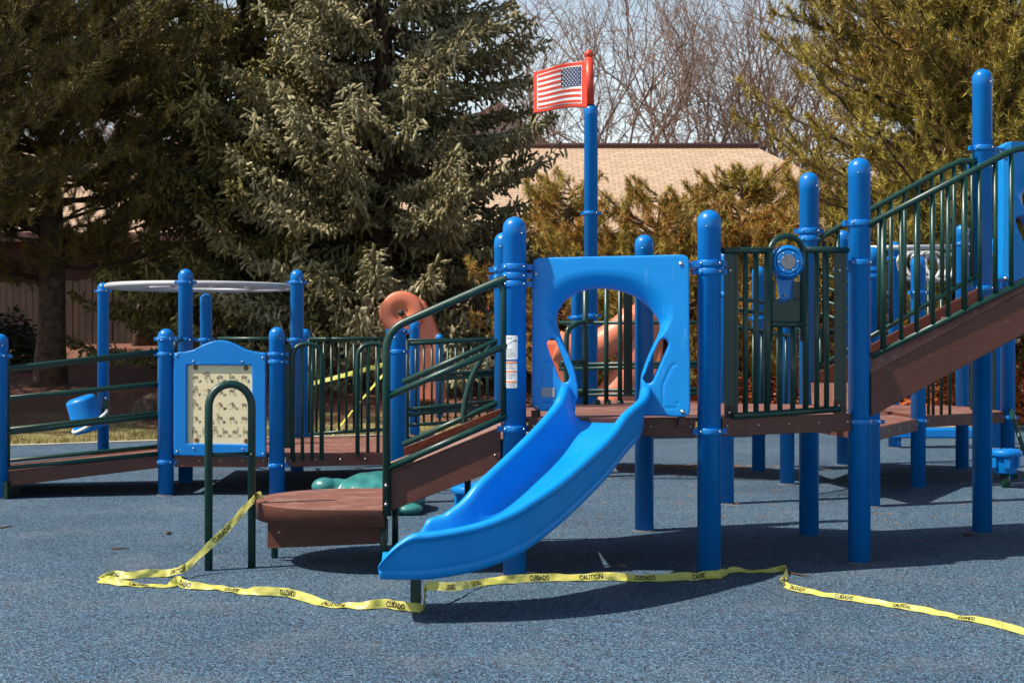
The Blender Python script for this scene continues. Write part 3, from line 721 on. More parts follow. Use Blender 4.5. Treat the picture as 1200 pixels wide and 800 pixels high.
# slide hood
HP = lambda px, py, off=0.0: P(px, py, 7.40 - (px - 716) * .0009 + off)
t = thing('slide_hood', HP(716, 488), 'light blue molded plastic arch panel with two hand slots over the slide', 'slide hood')
def hood_mesh(name, parent):
    solid = MB()
    o_ = []
    cr = 10
    corners = [(623.5, 481), (624, 302), (808, 298), (809.5, 489)]
    cs = [Vector((x, y, 0)) for x, y in corners]
    cl = fillet([(cs[0] + cs[3]) / 2] + cs + [(cs[0] + cs[3]) / 2], cr, 5)[:-1]
    solid.prism([HP(p.x, p.y) for p in cl], (0, .095, 0))
    # flared arch: outer contour at the front, inner contour at the back
    outer = [(677, 478), (677, 455), (674, 436), (666, 415), (655, 396), (641, 378), (634, 362), (645, 338), (665, 325), (692, 319.5), (716, 319), (742, 322), (765, 331), (782, 347), (788, 366), (783, 382), (774, 394), (765, 409), (758, 425), (752.5, 457), (752, 478)]
    inner = [(677, 478), (677, 455), (674, 436), (667, 416), (660, 398), (654.5, 382), (654, 368), (662, 354), (674, 344.5), (691, 339), (712, 338), (735, 343), (754, 353), (767, 366), (775, 380), (773, 392), (765, 408), (758, 425), (753, 440), (752, 457), (752, 478)]
    oc = spline(outer, 3); ic = spline(inner, 3)
    m_ = len(oc); levels = [(-.02, -.10), (-.0005, -.10), (.0015, .05), (.005, .22), (.013, .40), (.024, .58), (.038, .74), (.053, .88), (.068, .97), (.080, 1.0), (.16, 1.0)]
    vs = []
    for (dy, u) in levels:
        for k in range(m_):
            q = oc[k] * (1 - u) + ic[k] * u; v = HP(q[0], q[1]); vs.append(v + Vector((0, dy, 0)))
    # bottom opening runs out below the panel
    fsx = [(i * m_ + k, i * m_ + (k + 1) % m_, (i + 1) * m_ + (k + 1) % m_, (i + 1) * m_ + k) for i in range(len(levels) - 1) for k in range(m_)]
    cut = MB(); cut.add(vs, fsx); cut.add(vs[:m_], [tuple(range(m_))]); cut.add(vs[-m_:], [tuple(range(m_))[::-1]])
    notch = MB(); notch.prism([HP(x, y, -.1) for x, y in [(675.5, 470), (753.5, 470), (753.5, 500), (675.5, 500)]], (0, .4, 0))
    cutters = [cut, notch]
    for (a, b) in (((647.5, 403), (662.5, 443)), ((780.5, 403), (762.5, 444))):
        s = MB(); a_, b_ = Vector((*a, 0)), Vector((*b, 0)); d = (b_ - a_).normalized(); nn = Vector((-d.y, d.x, 0)); rr = 6.2; pts = []
        for k in range(9):
            an = math.pi * k / 8; pts.append(b_ + (nn * math.cos(an) + d * math.sin(an)) * rr)
        for k in range(9):
            an = math.pi * k / 8; pts.append(a_ - (nn * math.cos(an) + d * math.sin(an)) * rr)
        s.prism([HP(p.x, p.y, -.1) for p in pts], (0, .4, 0)); cutters.append(s)
    for gp in ([(634, 470), (634, 432), (638, 425), (645, 424)], [(634, 472), (646, 473)], [(777, 476), (777, 450), (787, 429), (793, 426)], [(779, 478), (793, 478), (794, 470)]):
        s = MB(); s.tube([HP(p[0], p[1], -.001) for p in gp], .0065, 8); cutters.append(s)
    return molded(solid, cutters, .0048, 13, name, M['blue_plastic'], parent)
hood = hood_mesh('hood_panel', t)
hbs = []
for p in [(627.5, 321), (798, 309), (628.5, 477), (800, 482.5)]: mb = MB(); mb.lathe([(.012, -.002), (.012, .003), (.007, .003), (.006, .006), (0, .007)], HP(*p, -.002), 14, 'Y'); hbs.append(mb.build('hood_bolt', M['bolt'], t))
mb = MB(); mb.prism([HP(*p, -.0035) for p in [(634.5, 454), (634.5, 465), (650, 465), (650, 454)]], (0, .002, 0)); mb.build('maker_plate', M['greyprint'], t)
for p in [(628, 486), (800, 494)]: mb = MB(); mb.box(HP(*p, .05), (.05, .05, .05)); mb.build('foot', M['brown'], t, .003)
for (px, py) in ((621, 322), (813, 311)): mb = MB(); mb.box(HP(px, py, .06), (.09, .02, .03)); mb.build('side_bracket', M['blue'], t, .003)
# a second hood on the high deck, mostly out of the frame
h2 = thing('slide_hood', P(1264, 335, 9.15), 'plain blue molded panel behind the top of the staircase', 'slide hood')
o = hood.copy(); col.objects.link(o); o.parent = h2; o.scale = (1.13, 1.13, 1.13); o.location = (0.0, 0, 0.0)
for hb in hbs: o = hb.copy(); col.objects.link(o); o.parent = h2; o.scale = (1.13, 1.13, 1.13)
mb = MB(); mb.box(P(1166, 178, 9.12), (.13, .03, .05)); bolt(mb, P(1172, 178, 9.10), (0, -1, 0)); mb.build('side_bracket', [M['blue'], M['bolt']], h2, .003)

# ------------------------------------------------------------------ drum panel railing (B - C)
fb = plane((B[0], B[1] - .02), (C[0], C[1] - .02))
t = thing('drum_panel_railing', fb(920, 490), 'dark green railing panel holding a round blue drum', 'railing')
def tb(pts, r, name, parent, m='green', seg=10, fil=None):
    mb = MB(); mb.tube(fillet(pts, fil) if fil else pts, r, seg); return mb.build(name, M[m], parent)
tb([fb(847, 294), fb(903, 293.5)], .019, 'top_rail', t); tb([fb(941, 293), fb(993, 293)], .019, 'top_rail', t)
tb([fb(858, 487.5), fb(984, 479)], .019, 'bottom_rail', t)
arc = [fb(902, 400), fb(902, 300)] + [fb(921.5 - 19.5 * math.cos(a), 296 - 19.5 * math.sin(a)) for a in np.linspace(.15, math.pi - .15, 12)] + [fb(941, 300), fb(941, 400)]
tb(arc, .017, 'hoop', t)
for (x0, x1, y0, y1) in ((849, 862, 298, 490), (978, 989, 296, 482)):
    mb = MB(); mb.prism([fb(x0, y0), fb(x1, y0), fb(x1, y1), fb(x0, y1)], (0, .012, 0)); mb.prism([fb(x1 - 1, y0) , fb(x1 + 3, y0), fb(x1 + 3, y1 + 3), fb(x1 - 1, y1 + 3)], (0, .03, 0))
    bolt(mb, fb((x0 + x1) / 2, 317) + Vector((0, -.001, 0)), (0, -1, 0), .009); mb.build('end_plate', [M['green_plate'], M['bolt']], t)
    mb = MB(); xm = (x0 + x1) / 2; mb.prism([fb(xm - 6, y1 - 14), fb(xm + 4, y1 - 14), fb(xm + 4, y1 + 6), fb(xm - 6, y1 + 6)], (0, .02, 0)); bolt(mb, fb(xm - 1, y1 - 7) + Vector((0, -.001, 0)), (0, -1, 0), .008); mb.build('deck_bracket', [M['brown'], M['bolt']], t)
for px in (873.5, 886, 899, 914, 929, 944, 957, 968.5):
    y1 = 487.5 - (px - 858) / 126 * 8.5
    y0 = 381 if 903 < px < 941 else 293
    tb([fb(px, y0), fb(px, y1)], .0155 if px not in (899., 944.) else .018, 'baluster', t)
mb = MB(); mb.prism([fb(905, 350), fb(938, 350), fb(938, 379), (fb(905, 379))], (0, .008, 0)); mb.build('plate', M['green_plate'], t)
mb = MB(); mb.prism([fb(904, 330), fb(909, 330), fb(909, 352), fb(904, 352)], (0, .008, 0)); mb.prism([fb(929, 330), fb(938, 330), fb(938, 352), fb(929, 352)], (0, .008, 0)); mb.build('plate', M['green_plate'], t)
tb([fb(903, 380), fb(943, 380.5)], .019, 'ledge_rail', t)
dr = fb(921.5, 307.5) + Vector((0, -.01, 0))
drum = thing('drum', dr, 'round blue scalloped drum with a grey metal centre on the green panel', 'drum')
mb = MB()
pr = [(.0, -.05), (.085, -.05), (.093, -.035), (.095, .0), (.093, .03), (.080, .045), (.074, .048), (.070, .042), (.0, .042)]
seg = 72; vs = []
for (r_, h_) in pr:
    for k in range(seg):
        a = 2 * math.pi * k / seg; rr = r_ * (1 + (.035 * math.cos(a * 24) if r_ > .084 else 0)); vs.append(dr + Vector((rr * math.cos(a), -h_, rr * math.sin(a))))
mb.add(vs, [(i * seg + k, i * seg + (k + 1) % seg, (i + 1) * seg + (k + 1) % seg, (i + 1) * seg + k) for i in range(len(pr) - 1) for k in range(seg)], True); mb.build('rim', M['blue'], drum)
mb = MB(); mb.lathe([(.064, .0), (.064, .044), (.0635, .046), (.062, .0465), (.0615, .0465), (.0, .0465)], dr, 28, 'Y'); mb.build('face', M['blue_panel'], drum)
mb = MB(); mb.lathe([(.041, .0), (.041, .047), (.0405, .0485), (.0395, .049), (.039, .049), (.0, .049)], dr, 28, 'Y'); mb.build('centre_disc', M['lens'], drum)
mb = MB()
for k in range(6): bolt(mb, dr + Vector((.053 * math.sin(k * math.pi / 3 + .5), -.047, .053 * math.cos(k * math.pi / 3 + .5))), (0, -1, 0), .005, 0)
mb.build('screws', M['bolt'], drum)
mb = MB(); mb.prism([fb(910, 322), fb(930, 322), fb(927, 336), fb(925.5, 347), fb(914, 347), fb(913, 336)], (0, .03, 0)); mb.build('neck', M['blue'], drum, .004)
mb = MB(); mb.prism([fb(913, 348), fb(926, 346), fb(924, 354), fb(912, 355)], (0, .02, 0)); bolt(mb, fb(920, 346) + Vector((0, -.004, 0)), (0, -1, 0), .007); mb.build('swivel', [M['blue'], M['bolt']], drum)

# ------------------------------------------------------------------ right staircase
dv = Vector((1.19, .15, 0)); dvn = dv.normalized()
t = thing('staircase', (2.6, 8.5, 0), 'long brown staircase climbing to the right up to the high deck', 'stairs')
nf = plane((C[0], C[1] - .055), (C[0] + dv.x, C[1] - .055 + dv.y)); ff = plane((D[0], D[1] - .03), (D[0] + dv.x, D[1] - .03 + dv.y))
mb = MB(); mb.prism([nf(1021, 438), nf(1215, 333), nf(1236, 322), nf(1236, 378), nf(1200, 391), nf(1021, 488)], (0, .03, 0)); mb.build('stringer', M['brown'], t, .004)
mb = MB(); e_ = Vector((0, .05, 0)); mb.prism([nf(1021, 437) + e_ * .1, nf(1236, 321) + e_ * .1, nf(1236, 307) + e_, nf(1021, 420) + e_], (0, .008, -.002)); mb.build('stringer_cap', M['brown_deck'], t)
mb = MB(); mb.prism([ff(950, 440), ff(1148, 336), ff(1148, 385), ff(950, 490)], (0, -.03, 0)); mb.build('stringer', M['brown'], t, .004)
n0, f0 = Vector((C[0], C[1], 0)), Vector((D[0], D[1], 0))
for k in range(4):
    z = ZD + .142 * (k + 1); s0 = .0 + k * .295
    a = n0 + dvn * s0 + Vector((0, .05, z)); b = f0 + dvn * s0 + Vector((0, -.07, z)); dd = dvn * .30
    mb = MB(); mb.prism([a, a + dd, b + dd, b], (0, 0, -.022)); mb.prism([a, b, b - Vector((0, 0, .14)), a - Vector((0, 0, .14))], dvn * .015); mb.build('tread', M['brown_deck'], t, .003)
def right_railing(pl_, label, toppts, b0, b1, xs_, topf, thick=()):
    r_ = thing('stair_railing', pl_(b0[0], b0[1]), label, 'railing', 'railings of the right staircase')
    tb([pl_(*p) for p in toppts], .0195, 'handrail', r_, seg=12, fil=.12)
    tb([pl_(*b0), pl_(*b1)], .0175, 'lower_rail', r_)
    for x in xs_:
        yb = b0[1] + (x - b0[0]) / (b1[0] - b0[0]) * (b1[1] - b0[1])
        tb([pl_(x, topf(x)), pl_(x, yb)], .0185 if x in thick else .0145, 'baluster', r_, seg=8)
    return r_
topn = lambda x: 262 - (x - 1020) * (262 - 190) / 140 if x < 1160 else 190 - (x - 1160) * .6 if x < 1180 else 174
right_railing(nf, 'green baluster railing on the near side of the right staircase',
              [(1018, 263), (1162, 189), (1190, 174), (1250, 172)], (1022, 417), (1240, 311), [1035, 1056, 1074, 1093, 1111, 1130, 1148, 1166.5, 1185, 1205, 1222], topn, (1035, 1130))
topf_ = lambda x: 275 - (x - 962) * (275 - 196) / 148 if x > 975 else 283
right_railing(ff, 'green baluster railing on the far side of the right staircase',
              [(953, 420), (953, 283), (1110, 196), (1128, 188), (1143, 190)], (955, 432), (1146, 322), [966, 982, 998, 1014, 1030, 1044, 1060, 1076, 1092, 1104, 1118, 1130, 1139], topf_)

# ------------------------------------------------------------------ other railings
def bal_railing(f, x0, x1, yt0, yt1, yb0, yb1, n, label, rb=.012, rr=.018, hoop=False, group='straight green baluster railings', name='baluster_railing', mids=()):
    r_ = thing(name, f((x0 + x1) / 2, (yb0 + yb1) / 2), label, 'railing', group)
    if hoop:
        tb(f_list(f, [(x0, yb0), (x0, yt0), (x1, yt1), (x1, yb1)]), rr, 'hoop', r_, fil=.14)
        xs_ = np.linspace(x0, x1, n + 2)[1:-1]
    else:
        tb([f(x0, yt0), f(x1, yt1)], rr, 'top_rail', r_); tb([f(x0, yb0), f(x1, yb1)], rr, 'bottom_rail', r_)
        xs_ = np.linspace(x0, x1, n)
    for (a, b) in mids: tb([f(x0, a), f(x1, b)], rr, 'middle_rail', r_)
    for x in xs_:
        u = (x - x0) / (x1 - x0)
        tb([f(x, yt0 + (yt1 - yt0) * u + (2 if hoop else 0)), f(x, yb0 + (yb1 - yb0) * u)], rb, 'baluster', r_, seg=7)
    return r_
def f_list(f, pts): return [f(*p) for p in pts]
fl = plane((p325[0] + .08, p325[1]), (-.95, 11.45))
bal_railing(fl, 343, 377, 403, 403, 540, 538, 2, 'green hoop barrier right of the hand sign panel at the low deck edge', .015, .019, True, 'green hoop barriers on the low deck edge', 'hoop_barrier')
bal_railing(fl, 419, 455, 403, 403, 535, 533, 2, 'green hoop barrier beside the bent stair rail at the low deck edge', .015, .019, True, 'green hoop barriers on the low deck edge', 'hoop_barrier')
mb = MB(); mb.prism([fl(333, 404), fl(342, 404), fl(342, 525), fl(333, 525)], (0, .012, 0)); tag(mb.build('side_plate', M['green_plate'], origin=fl(338, 525)), 'tall dark green plate beside the post right of the hand sign panel', 'plate')
fk = plane((p348[0], 13.6), (-.95, 13.7))
bal_railing(fk, 362, 450, 397, 397, 508, 503, 11, 'green baluster railing along the back of the low deck', .013)
fk2 = plane((-.95, 14.2), (0.05, 15.0))
bal_railing(fk2, 478, 590, 399, 397, 498, 490, 13, 'green baluster railing seen behind the left stairs', .013, mids=())
# sloped second ramp railing
fk3 = plane(XY(477, 11.3), (0.0, 12.2))
r_ = thing('bar_railing', fk3(530, 470), 'green railing of paired bars behind the left stairs', 'railing')
for (a, b) in ((403, 397), (441, 434), (447, 438), (480, 469), (486, 474), (514, 503)): tb([fk3(477, a), fk3(588, b)], .017, 'rail', r_)
tb([fk3(477, 398), fk3(477, 530)], .018, 'upright', r_)
tb([P(255, 396.5, 13.7), P(345, 397, 13.7)], .018, 'tube', thing('rail_bar', P(300, 397, 13.7), 'single green bar behind the hand sign panel', 'rail'))
# behind the arch: bridge rails
fv = plane(XY(640, 12.4), XY(870, 12.2))
r_ = thing('bar_railing', fv(720, 470), 'green bar railing on the bridge, seen through the hood arch', 'railing')
for (a, b) in ((378, 378), (427, 424), (432, 428), (458, 455), (463, 460)): tb([fv(655, a), fv(865, b)], .017, 'rail', r_)
r_ = thing('bridge_gate', P(715, 475, 9.3), 'green upright bars at the back of the slide deck, seen through the hood arch', 'railing')
fg = plane(A2, E)
for (px, rr) in ((686, .020), (710.5, .016), (726.5, .016)): tb([fg(px, 318), fg(px, 474)], rr, 'bar', r_)
for px in (700, 712, 727): 
    mb = MB(); mb.lathe([(.026, 0), (.024, .02), (.016, .04)], fg(px if px != 700 else 699.5, 475), 10); mb.build('socket', M['green_plate'], r_)
mb = MB(); mb.prism([fg(731, 318), fg(741, 318), fg(741, 462), fg(731, 462)], (0, .012, 0)); mb.build('plate', M['green_plate'], r_)
tb([fg(x, y) for x, y in spline([(664, 470), (664, 395), (670, 383), (680, 378), (694, 376.5)], 4)], .017, 'bent_rail', r_)
tb([fg(657, 425), fg(684, 424)], .015, 'short_rail', r_); tb([fg(657, 463), fg(684, 462)], .015, 'short_rail', r_)
# far right side railings behind the drum panel: stepped rails and balusters
fq = plane(XY(852, 10.8), XY(1020, 12.6))
bal_railing(fq, 864, 940, 383, 396, 478, 476, 9, 'green baluster railing behind the drum panel', .012, .016, mids=((350, 360), (363, 372)))
bal_railing(plane(XY(925, 12.3), XY(1010, 12.9)), 932, 1000, 386, 386, 476, 474, 8, 'green baluster railing behind the drum panel, right of the drum', .012, .016)
fq2 = plane(XY(960, 13.7), XY(1128, 13.6))
r_ = thing('bar_railing', fq2(1000, 470), 'green horizontal bars behind the foot of the right staircase', 'railing')
for y0, y1 in ((330, 352), (345, 367), (361, 383), (377, 399)): tb([fq2(962, y0 - 10), fq2(1042, y1 - 4)], .016, 'rail', r_)
fq3 = plane(XY(1085, 11.9), XY(1176, 12.5))
r_ = thing('baluster_railing', fq3(1100, 487), 'green uprights on the low deck under the right staircase', 'railing')
for px in (1088, 1093.5, 1103, 1113): tb([fq3(px, 330), fq3(px, 486)], .014, 'baluster', r_, seg=8)
for px, w_ in ((1163, 8), (1139, 3)):
    mb = MB(); mb.prism([fq3(px - w_ / 2, 300), fq3(px + w_ / 2, 300), fq3(px + w_ / 2, 480), fq3(px - w_ / 2, 480)], (0, .02, 0)); mb.build('plate', M['green_plate'], r_)

# ------------------------------------------------------------------ ring ladder, bucket, coil climber
cR = Vector((XY(236, 13.6)[0], 13.6, 1.80))
t = thing('ring_ladder', cR, 'grey overhead ring ladder held between tall blue posts at the left', 'overhead ladder')
ring = lambda rx, ry, z=0, n=40: [cR + Vector((rx * math.cos(2 * math.pi * k / n), ry * math.sin(2 * math.pi * k / n), z)) for k in range(n)]
mb = MB(); mb.tube(ring(.90, .95), .026, 10, closed=True); mb.build('outer_ring', M['grey_tube'], t)
mb = MB(); mb.tube(ring(.52, .5, -.01), .018, 8, closed=True); mb.build('inner_ring', M['grey_tube'], t)
for k in range(9):
    a = 2 * math.pi * (k + .3) / 9; c_, s_ = math.cos(a), math.sin(a); a2 = a + .35
    tb([cR + Vector((.52 * c_, .5 * s_, -.01)), cR + Vector((.72 * math.cos(a + .12), .74 * math.sin(a + .12), .0)), cR + Vector((.90 * math.cos(a2), .95 * math.sin(a2), 0))], .016, 'rung', t, 'grey_tube', 8, .2)
pb = P(121, 478, 15.4)
t = thing('bucket', P(101, 488, 15.15), 'tilted blue bucket with a white rim hoop fixed to a slim post', 'bucket')
rot = Matrix.Rotation(R(-16), 3, 'Y') @ Matrix.Rotation(R(8), 3, 'X')
c0 = P(100, 484, 15.1)
mb = MB(); mb.lathe([(0, .185), (.13, .183), (.158, .165), (.166, .14), (.178, -.16), (.186, -.19), (.172, -.19), (.15, .12), (0, .14)], c0, 32, 'Z', 0, rot); mb.build('tub', M['blue_panel'], t)
hoopc = c0 + rot @ Vector((.02, 0, -.10)); rot2 = Matrix.Rotation(R(-30), 3, 'Y') @ Matrix.Rotation(R(16), 3, 'X')
mb = MB(); mb.tube([hoopc + rot2 @ Vector((.21 * math.cos(a), .21 * math.sin(a), 0)) for a in np.linspace(0, 2 * math.pi, 28, endpoint=False)], .017, 8, closed=True); mb.build('hoop', M['white'], t)
mb = MB(); mb.box(P(124, 479, 15.28), (.05, .05, .20)); mb.tube(fillet([P(124, 476, 15.24), P(118, 482, 15.18), P(113, 487, 15.15)], .05), .022)
bolt(mb, P(124, 466.5, 15.255), (0, -1, 0), .012); bolt(mb, P(125, 484, 15.255), (0, -1, 0), .012); mb.build('bracket', [M['green_plate'], M['bolt']], t)
cb0, cb1 = P(1018, 292, 15.4), P(1168, 298, 16.0)
t = thing('coil_climber', P(1082, 330, 15.6), 'white coiled tube climber hanging from a white bar behind the staircase', 'climber')
tb([P(1018, 290.5, 15.4), P(1120, 289, 15.6)], .028, 'bar', t, 'grey_tube'); tb([P(1105, 299, 15.6), P(1168, 298, 15.9)], .022, 'bar', t, 'grey_tube')
mb = MB(); pts = []
for k in range(150):
    u = k / 149; a = u * 2 * math.pi * 5; c_ = P(1063 + 40 * u, 312, 15.55)
    pts.append(c_ + Vector((.155 * math.cos(a), .10 * math.sin(a + .6), .165 * math.sin(a))))
mb.tube(pts, .020, 8); mb.build('coil', M['grey_tube'], t)

# ------------------------------------------------------------------ flag
Yf = 12.66
t = thing('flag', P(692, 122, 12.7), 'molded red edged stars and stripes flag on top of the tall pole', 'flag')
def fp(u, v, dy=0.0):   # u 0..1 from hoist (right) to fly (left); v 0..1 from top down
    px = 688 - 63 * u; pyt = 71.5 + 11.5 * u - 2.2 * math.sin(u * math.pi * 1.6); pyb = 126.5 + 4.0 * u - 2.5 * math.sin(u * math.pi * 1.7)
    q = P(px, pyt + (pyb - pyt) * v, Yf + .24 * u); return q + Vector((0, .035 * math.sin(u * math.pi * 2.0) - dy, 0))
def fpatch(mb, u0, u1, v0, v1, dy, mi=0, n=10):
    vs = []
    for i in range(n + 1):
        u = u0 + (u1 - u0) * i / n; vs += [fp(u, v0, dy), fp(u, v1, dy)]
    mb.add(vs, [(2 * i, 2 * i + 2, 2 * i + 3, 2 * i + 1) for i in range(n)], True, mi)
mb = MB(); n = 14; vs = []
for i in range(n + 1):
    u = i / n; vs += [fp(u, 0, .012), fp(u, 1, .012), fp(u, 1, -.02), fp(u, 0, -.02)]
fcs = [(4 * i + k, 4 * i + 4 + k, 4 * i + 4 + (k + 1) % 4, 4 * i + (k + 1) % 4) for i in range(n) for k in range(4)] + [(0, 1, 2, 3), (4 * n, 4 * n + 3, 4 * n + 2, 4 * n + 1)]
mb.add(vs, fcs); fpn = mb.build('flag_panel', M['red'], t, .006)
mb = MB(); u0, u1, v0, v1 = .10, .93, .09, .92
fpatch(mb, u0, u1, v0, v1, .0145); wh = mb.build('white_field', M['white'], fpn, fixn=False)
mb = MB(); hs = (v1 - v0 - .04) / 13; uc = u0 + .385
for k in range(0, 13, 2):
    fpatch(mb, u0 + .015, u1 - .015, v0 + .02 + k * hs, v0 + .02 + (k + 1) * hs, .017)
mb.build('stripes', M['red'], fpn, fixn=False)
mb = MB(); fpatch(mb, u0 + .015, uc, v0 + .02, v0 + .02 + 7 * hs, .020); mb.build('canton', M['navy'], fpn, fixn=False)
mb = MB()
for r_ in range(9):
    for c_ in range(6 if r_ % 2 == 0 else 5):
        u = u0 + .015 + (uc - u0 - .015) * ((c_ + .5 + (.5 if r_ % 2 else 0)) / 6); v = v0 + .02 + 7 * hs * (r_ + .6) / 9.2; q = fp(u, v, .0225)
        pts = []
        for k in range(10):
            rr = .0115 if k % 2 == 0 else .0046; a = k * math.pi / 5; pts.append(q + Vector((rr * math.sin(a), 0, rr * math.cos(a))))
        mb.add(pts + [q], [(k, (k + 1) % 10, 10) for k in range(10)])
mb.build('stars', M['white'], fpn, fixn=False)
mb = MB(); mb.tube([P(691.5, 123, 12.68), P(690, 68, 12.68)], .040, 16); mb.build('hoist_sleeve', M['red'], t)
mb = MB(); c_ = P(690, 64.5, 12.68); mb.lathe([(.022, -.06), (.02, -.03)] + [(.042 * math.cos(a), .005 + .042 * math.sin(a)) for a in np.linspace(-1.1, math.pi / 2 - .001, 10)], c_, 18); mb.build('ball', M['red'], t)

# ------------------------------------------------------------------ pods, beam, turtle, salmon slides
def pod(px, basepy, rpx, ytop, ybot, label, stem=True):
    Yp = GY(basepy); x, y = XY(px, Yp); r = rpx * Yp / F; zt, zb = ZZ(ytop, Yp), ZZ(ybot, Yp)
    t = thing('mushroom_step', (x, y, 0), label, 'step', 'round blue mushroom steps')
    mb = MB(); h = zt - zb
    mb.lathe([(r * .93, zt - .055), (r, zt - .045), (r, zt - .012), (r * .95, zt), (0, zt + .006)], (x, y, 0), 32)
    for k in range(60):
        a = random.uniform(0, 6.28); q = r * .88 * math.sqrt(random.random()); mb.lathe([(.012, 0), (.008, .006), (0, .007)], (x + q * math.cos(a), y + q * math.sin(a), zt + .001), 8)
    mb.build('top_disc', M['blue_panel'], t)
    mb = MB(); mb.lathe([(r * .62, zb), (r * .66, zb + .01), (r * .72, zt - .05), (r * .72, zt - .045)], (x, y, 0), 24)
    for k in range(6):
        a = k * math.pi / 3 + .3; mb.box((x + r * .74 * math.cos(a), y + r * .74 * math.sin(a), zt - .05 - h * .28), (r * .3, .05, h * .45), Matrix.Rotation(a, 3, 'Z'))
    mb.build('body', M['blue'], t, .004)
    mb = MB(); mb.tube([(x, y, -.02), (x, y, zb + .01)], .035); mb.build('stem', M['green'], t)
pod(1178.5, 571, 18.5, 527, 554, 'round blue mushroom step at the far right beside the low deck')
pod(560, 612, 31, 568, 601, 'round blue mushroom step behind the slide under the left stairs')
t = thing('balance_beam', P(1105, 525, 16.1), 'long low blue beam on short legs behind the right staircase', 'balance beam')
mb = MB(); mb.box((P(1104, 0, 16.1).x, 16.1, ZZ(507, 16.1)), (1.22, .20, .115)); mb.build('beam', M['blue_panel'], t, .02)
for px in (1050, 1162):
    mb = MB(); mb.tube([P(px, 527, 16.1), P(px, 512, 16.1)], .06, 16); mb.build('leg', M['blue'], t)
    mb = MB(); mb.box(P(px, 503, 16.1), (.18, .22, .05)); mb.build('end_cap', M['blue'], t, .01)
t = thing('rail_ladder', P(1196, 560, 12.2), 'sloping green tubes at the far right edge of the play structure', 'rail')
tb([P(1184, 480, 12.4), P(1206, 545, 12.0)], .02, 'tube', t); tb([P(1190, 560, 12.3), P(1188, 530, 12.4), P(1210, 520, 12.3)], .018, 'tube', t, fil=.1)

# turtle climber
tc_ = Vector((P(434, 575, 10.3).x, 10.3, 0))
t = thing('turtle_climber', tc_, 'teal molded turtle lying on the ground behind the half round step', 'climber')
def blob(mb, c, rad, segs=28, rings=16, fn=None):
    vs = []; c = Vector(c)
    for i in range(rings + 1):
        th = math.pi * i / rings
        for k in range(segs):
            a = 2 * math.pi * k / segs; d = Vector((math.sin(th) * math.cos(a), math.sin(th) * math.sin(a), math.cos(th)))
            s = fn(d) if fn else 1; vs.append(c + Vector((d.x * rad[0], d.y * rad[1], d.z * rad[2])) * s)
    mb.add(vs, [(i * segs + k, i * segs + (k + 1) % segs, (i + 1) * segs + (k + 1) % segs, (i + 1) * segs + k) for i in range(rings) for k in range(segs)], True)
mb = MB(); blob(mb, tc_ + Vector((.06, 0, .08)), (.36, .40, .205), 48, 30, lambda d: 1 + .045 * math.sin(d.x * 11) * math.sin(d.y * 10 + 1) * (d.z > 0) + .02 * math.cos(d.x * 21) * (d.z > 0)); sol = mb
blobs = [((-.33, -.10, .185), (.10, .085, .07)), ((-.25, -.07, .16), (.15, .09, .085)), ((.31, -.28, .04), (.11, .09, .045)), ((-.2, -.33, .05), (.14, .11, .06)), ((-.2, .33, .05), (.14, .11, .06))]
for c_, r_ in blobs: blob(mb, tc_ + Vector(c_), r_)
molded(mb, [], .011, 5, 'body', M['teal'], t)
# salmon curled slide
Ys = 21.0
t = thing('spiral_slide', P(480, 440, Ys), 'salmon orange curled slide rising behind the left stairs', 'slide')
c_ = P(471, 367, Ys)
mb = MB(); mb.lathe([(.30, .0), (.335, .03), (.34, .12), (.325, .16), (.30, .175), (.12, .175), (.105, .15), (.06, .15), (.0, .15)], c_ + Vector((0, .05, 0)), 36, 'Y'); mb.build('end_drum', M['salmon'], t)
mb = MB(); mb.lathe([(.045, .0), (.045, .22), (.0, .225)], c_ + Vector((0, .05, 0)), 16, 'Y'); mb.build('hub', M['green_plate'], t)
mb = MB(); pf = [(471, 343.5), (485, 345), (498, 354), (506, 370), (514, 392), (518, 420), (522, 470), (470, 470), (478, 420), (482, 392), (480, 380), (471, 390)]
mb.prism([P(x, y, Ys - .05) for x, y in pf], (0, .5, 0)); mb.build('chute', M['salmon'], t, .04)
# salmon tube slide seen through the arch
Yt = 17.5
t = thing('tube_slide', P(715, 470, Yt), 'salmon tube slide standing behind the flag pole, seen through the hood arch', 'slide')
mb = MB(); mb.tube([P(x, y, Yt) for x, y in spline([(652, 405), (680, 412), (702, 405), (728, 388), (745, 372)], 5)], .20, 20); mb.build('tube', M['salmon'], t)
mb = MB(); mb.tube([P(x, y, Yt + .1) for x, y in spline([(757, 345), (757, 380), (748, 410), (738, 440), (716, 475), (700, 520)], 5)], [.02, .12, .2] + [.26] * 23, 20); mb.build('tube', M['salmon'], t)
mb = MB()
mb.box(P(655, 432, Yt + .3), (.7, .3, .74)); mb.build('entry_wall', M['salmon'], t, .05)
mb = MB(); mb.prism([P(x, y, Yt + .6) for x, y in [(750, 350), (760, 343), (772, 350), (778, 372), (776, 470), (742, 470), (744, 380)]], (0, .4, 0)); mb.build('standing_wall', M['salmon'], t, .04)

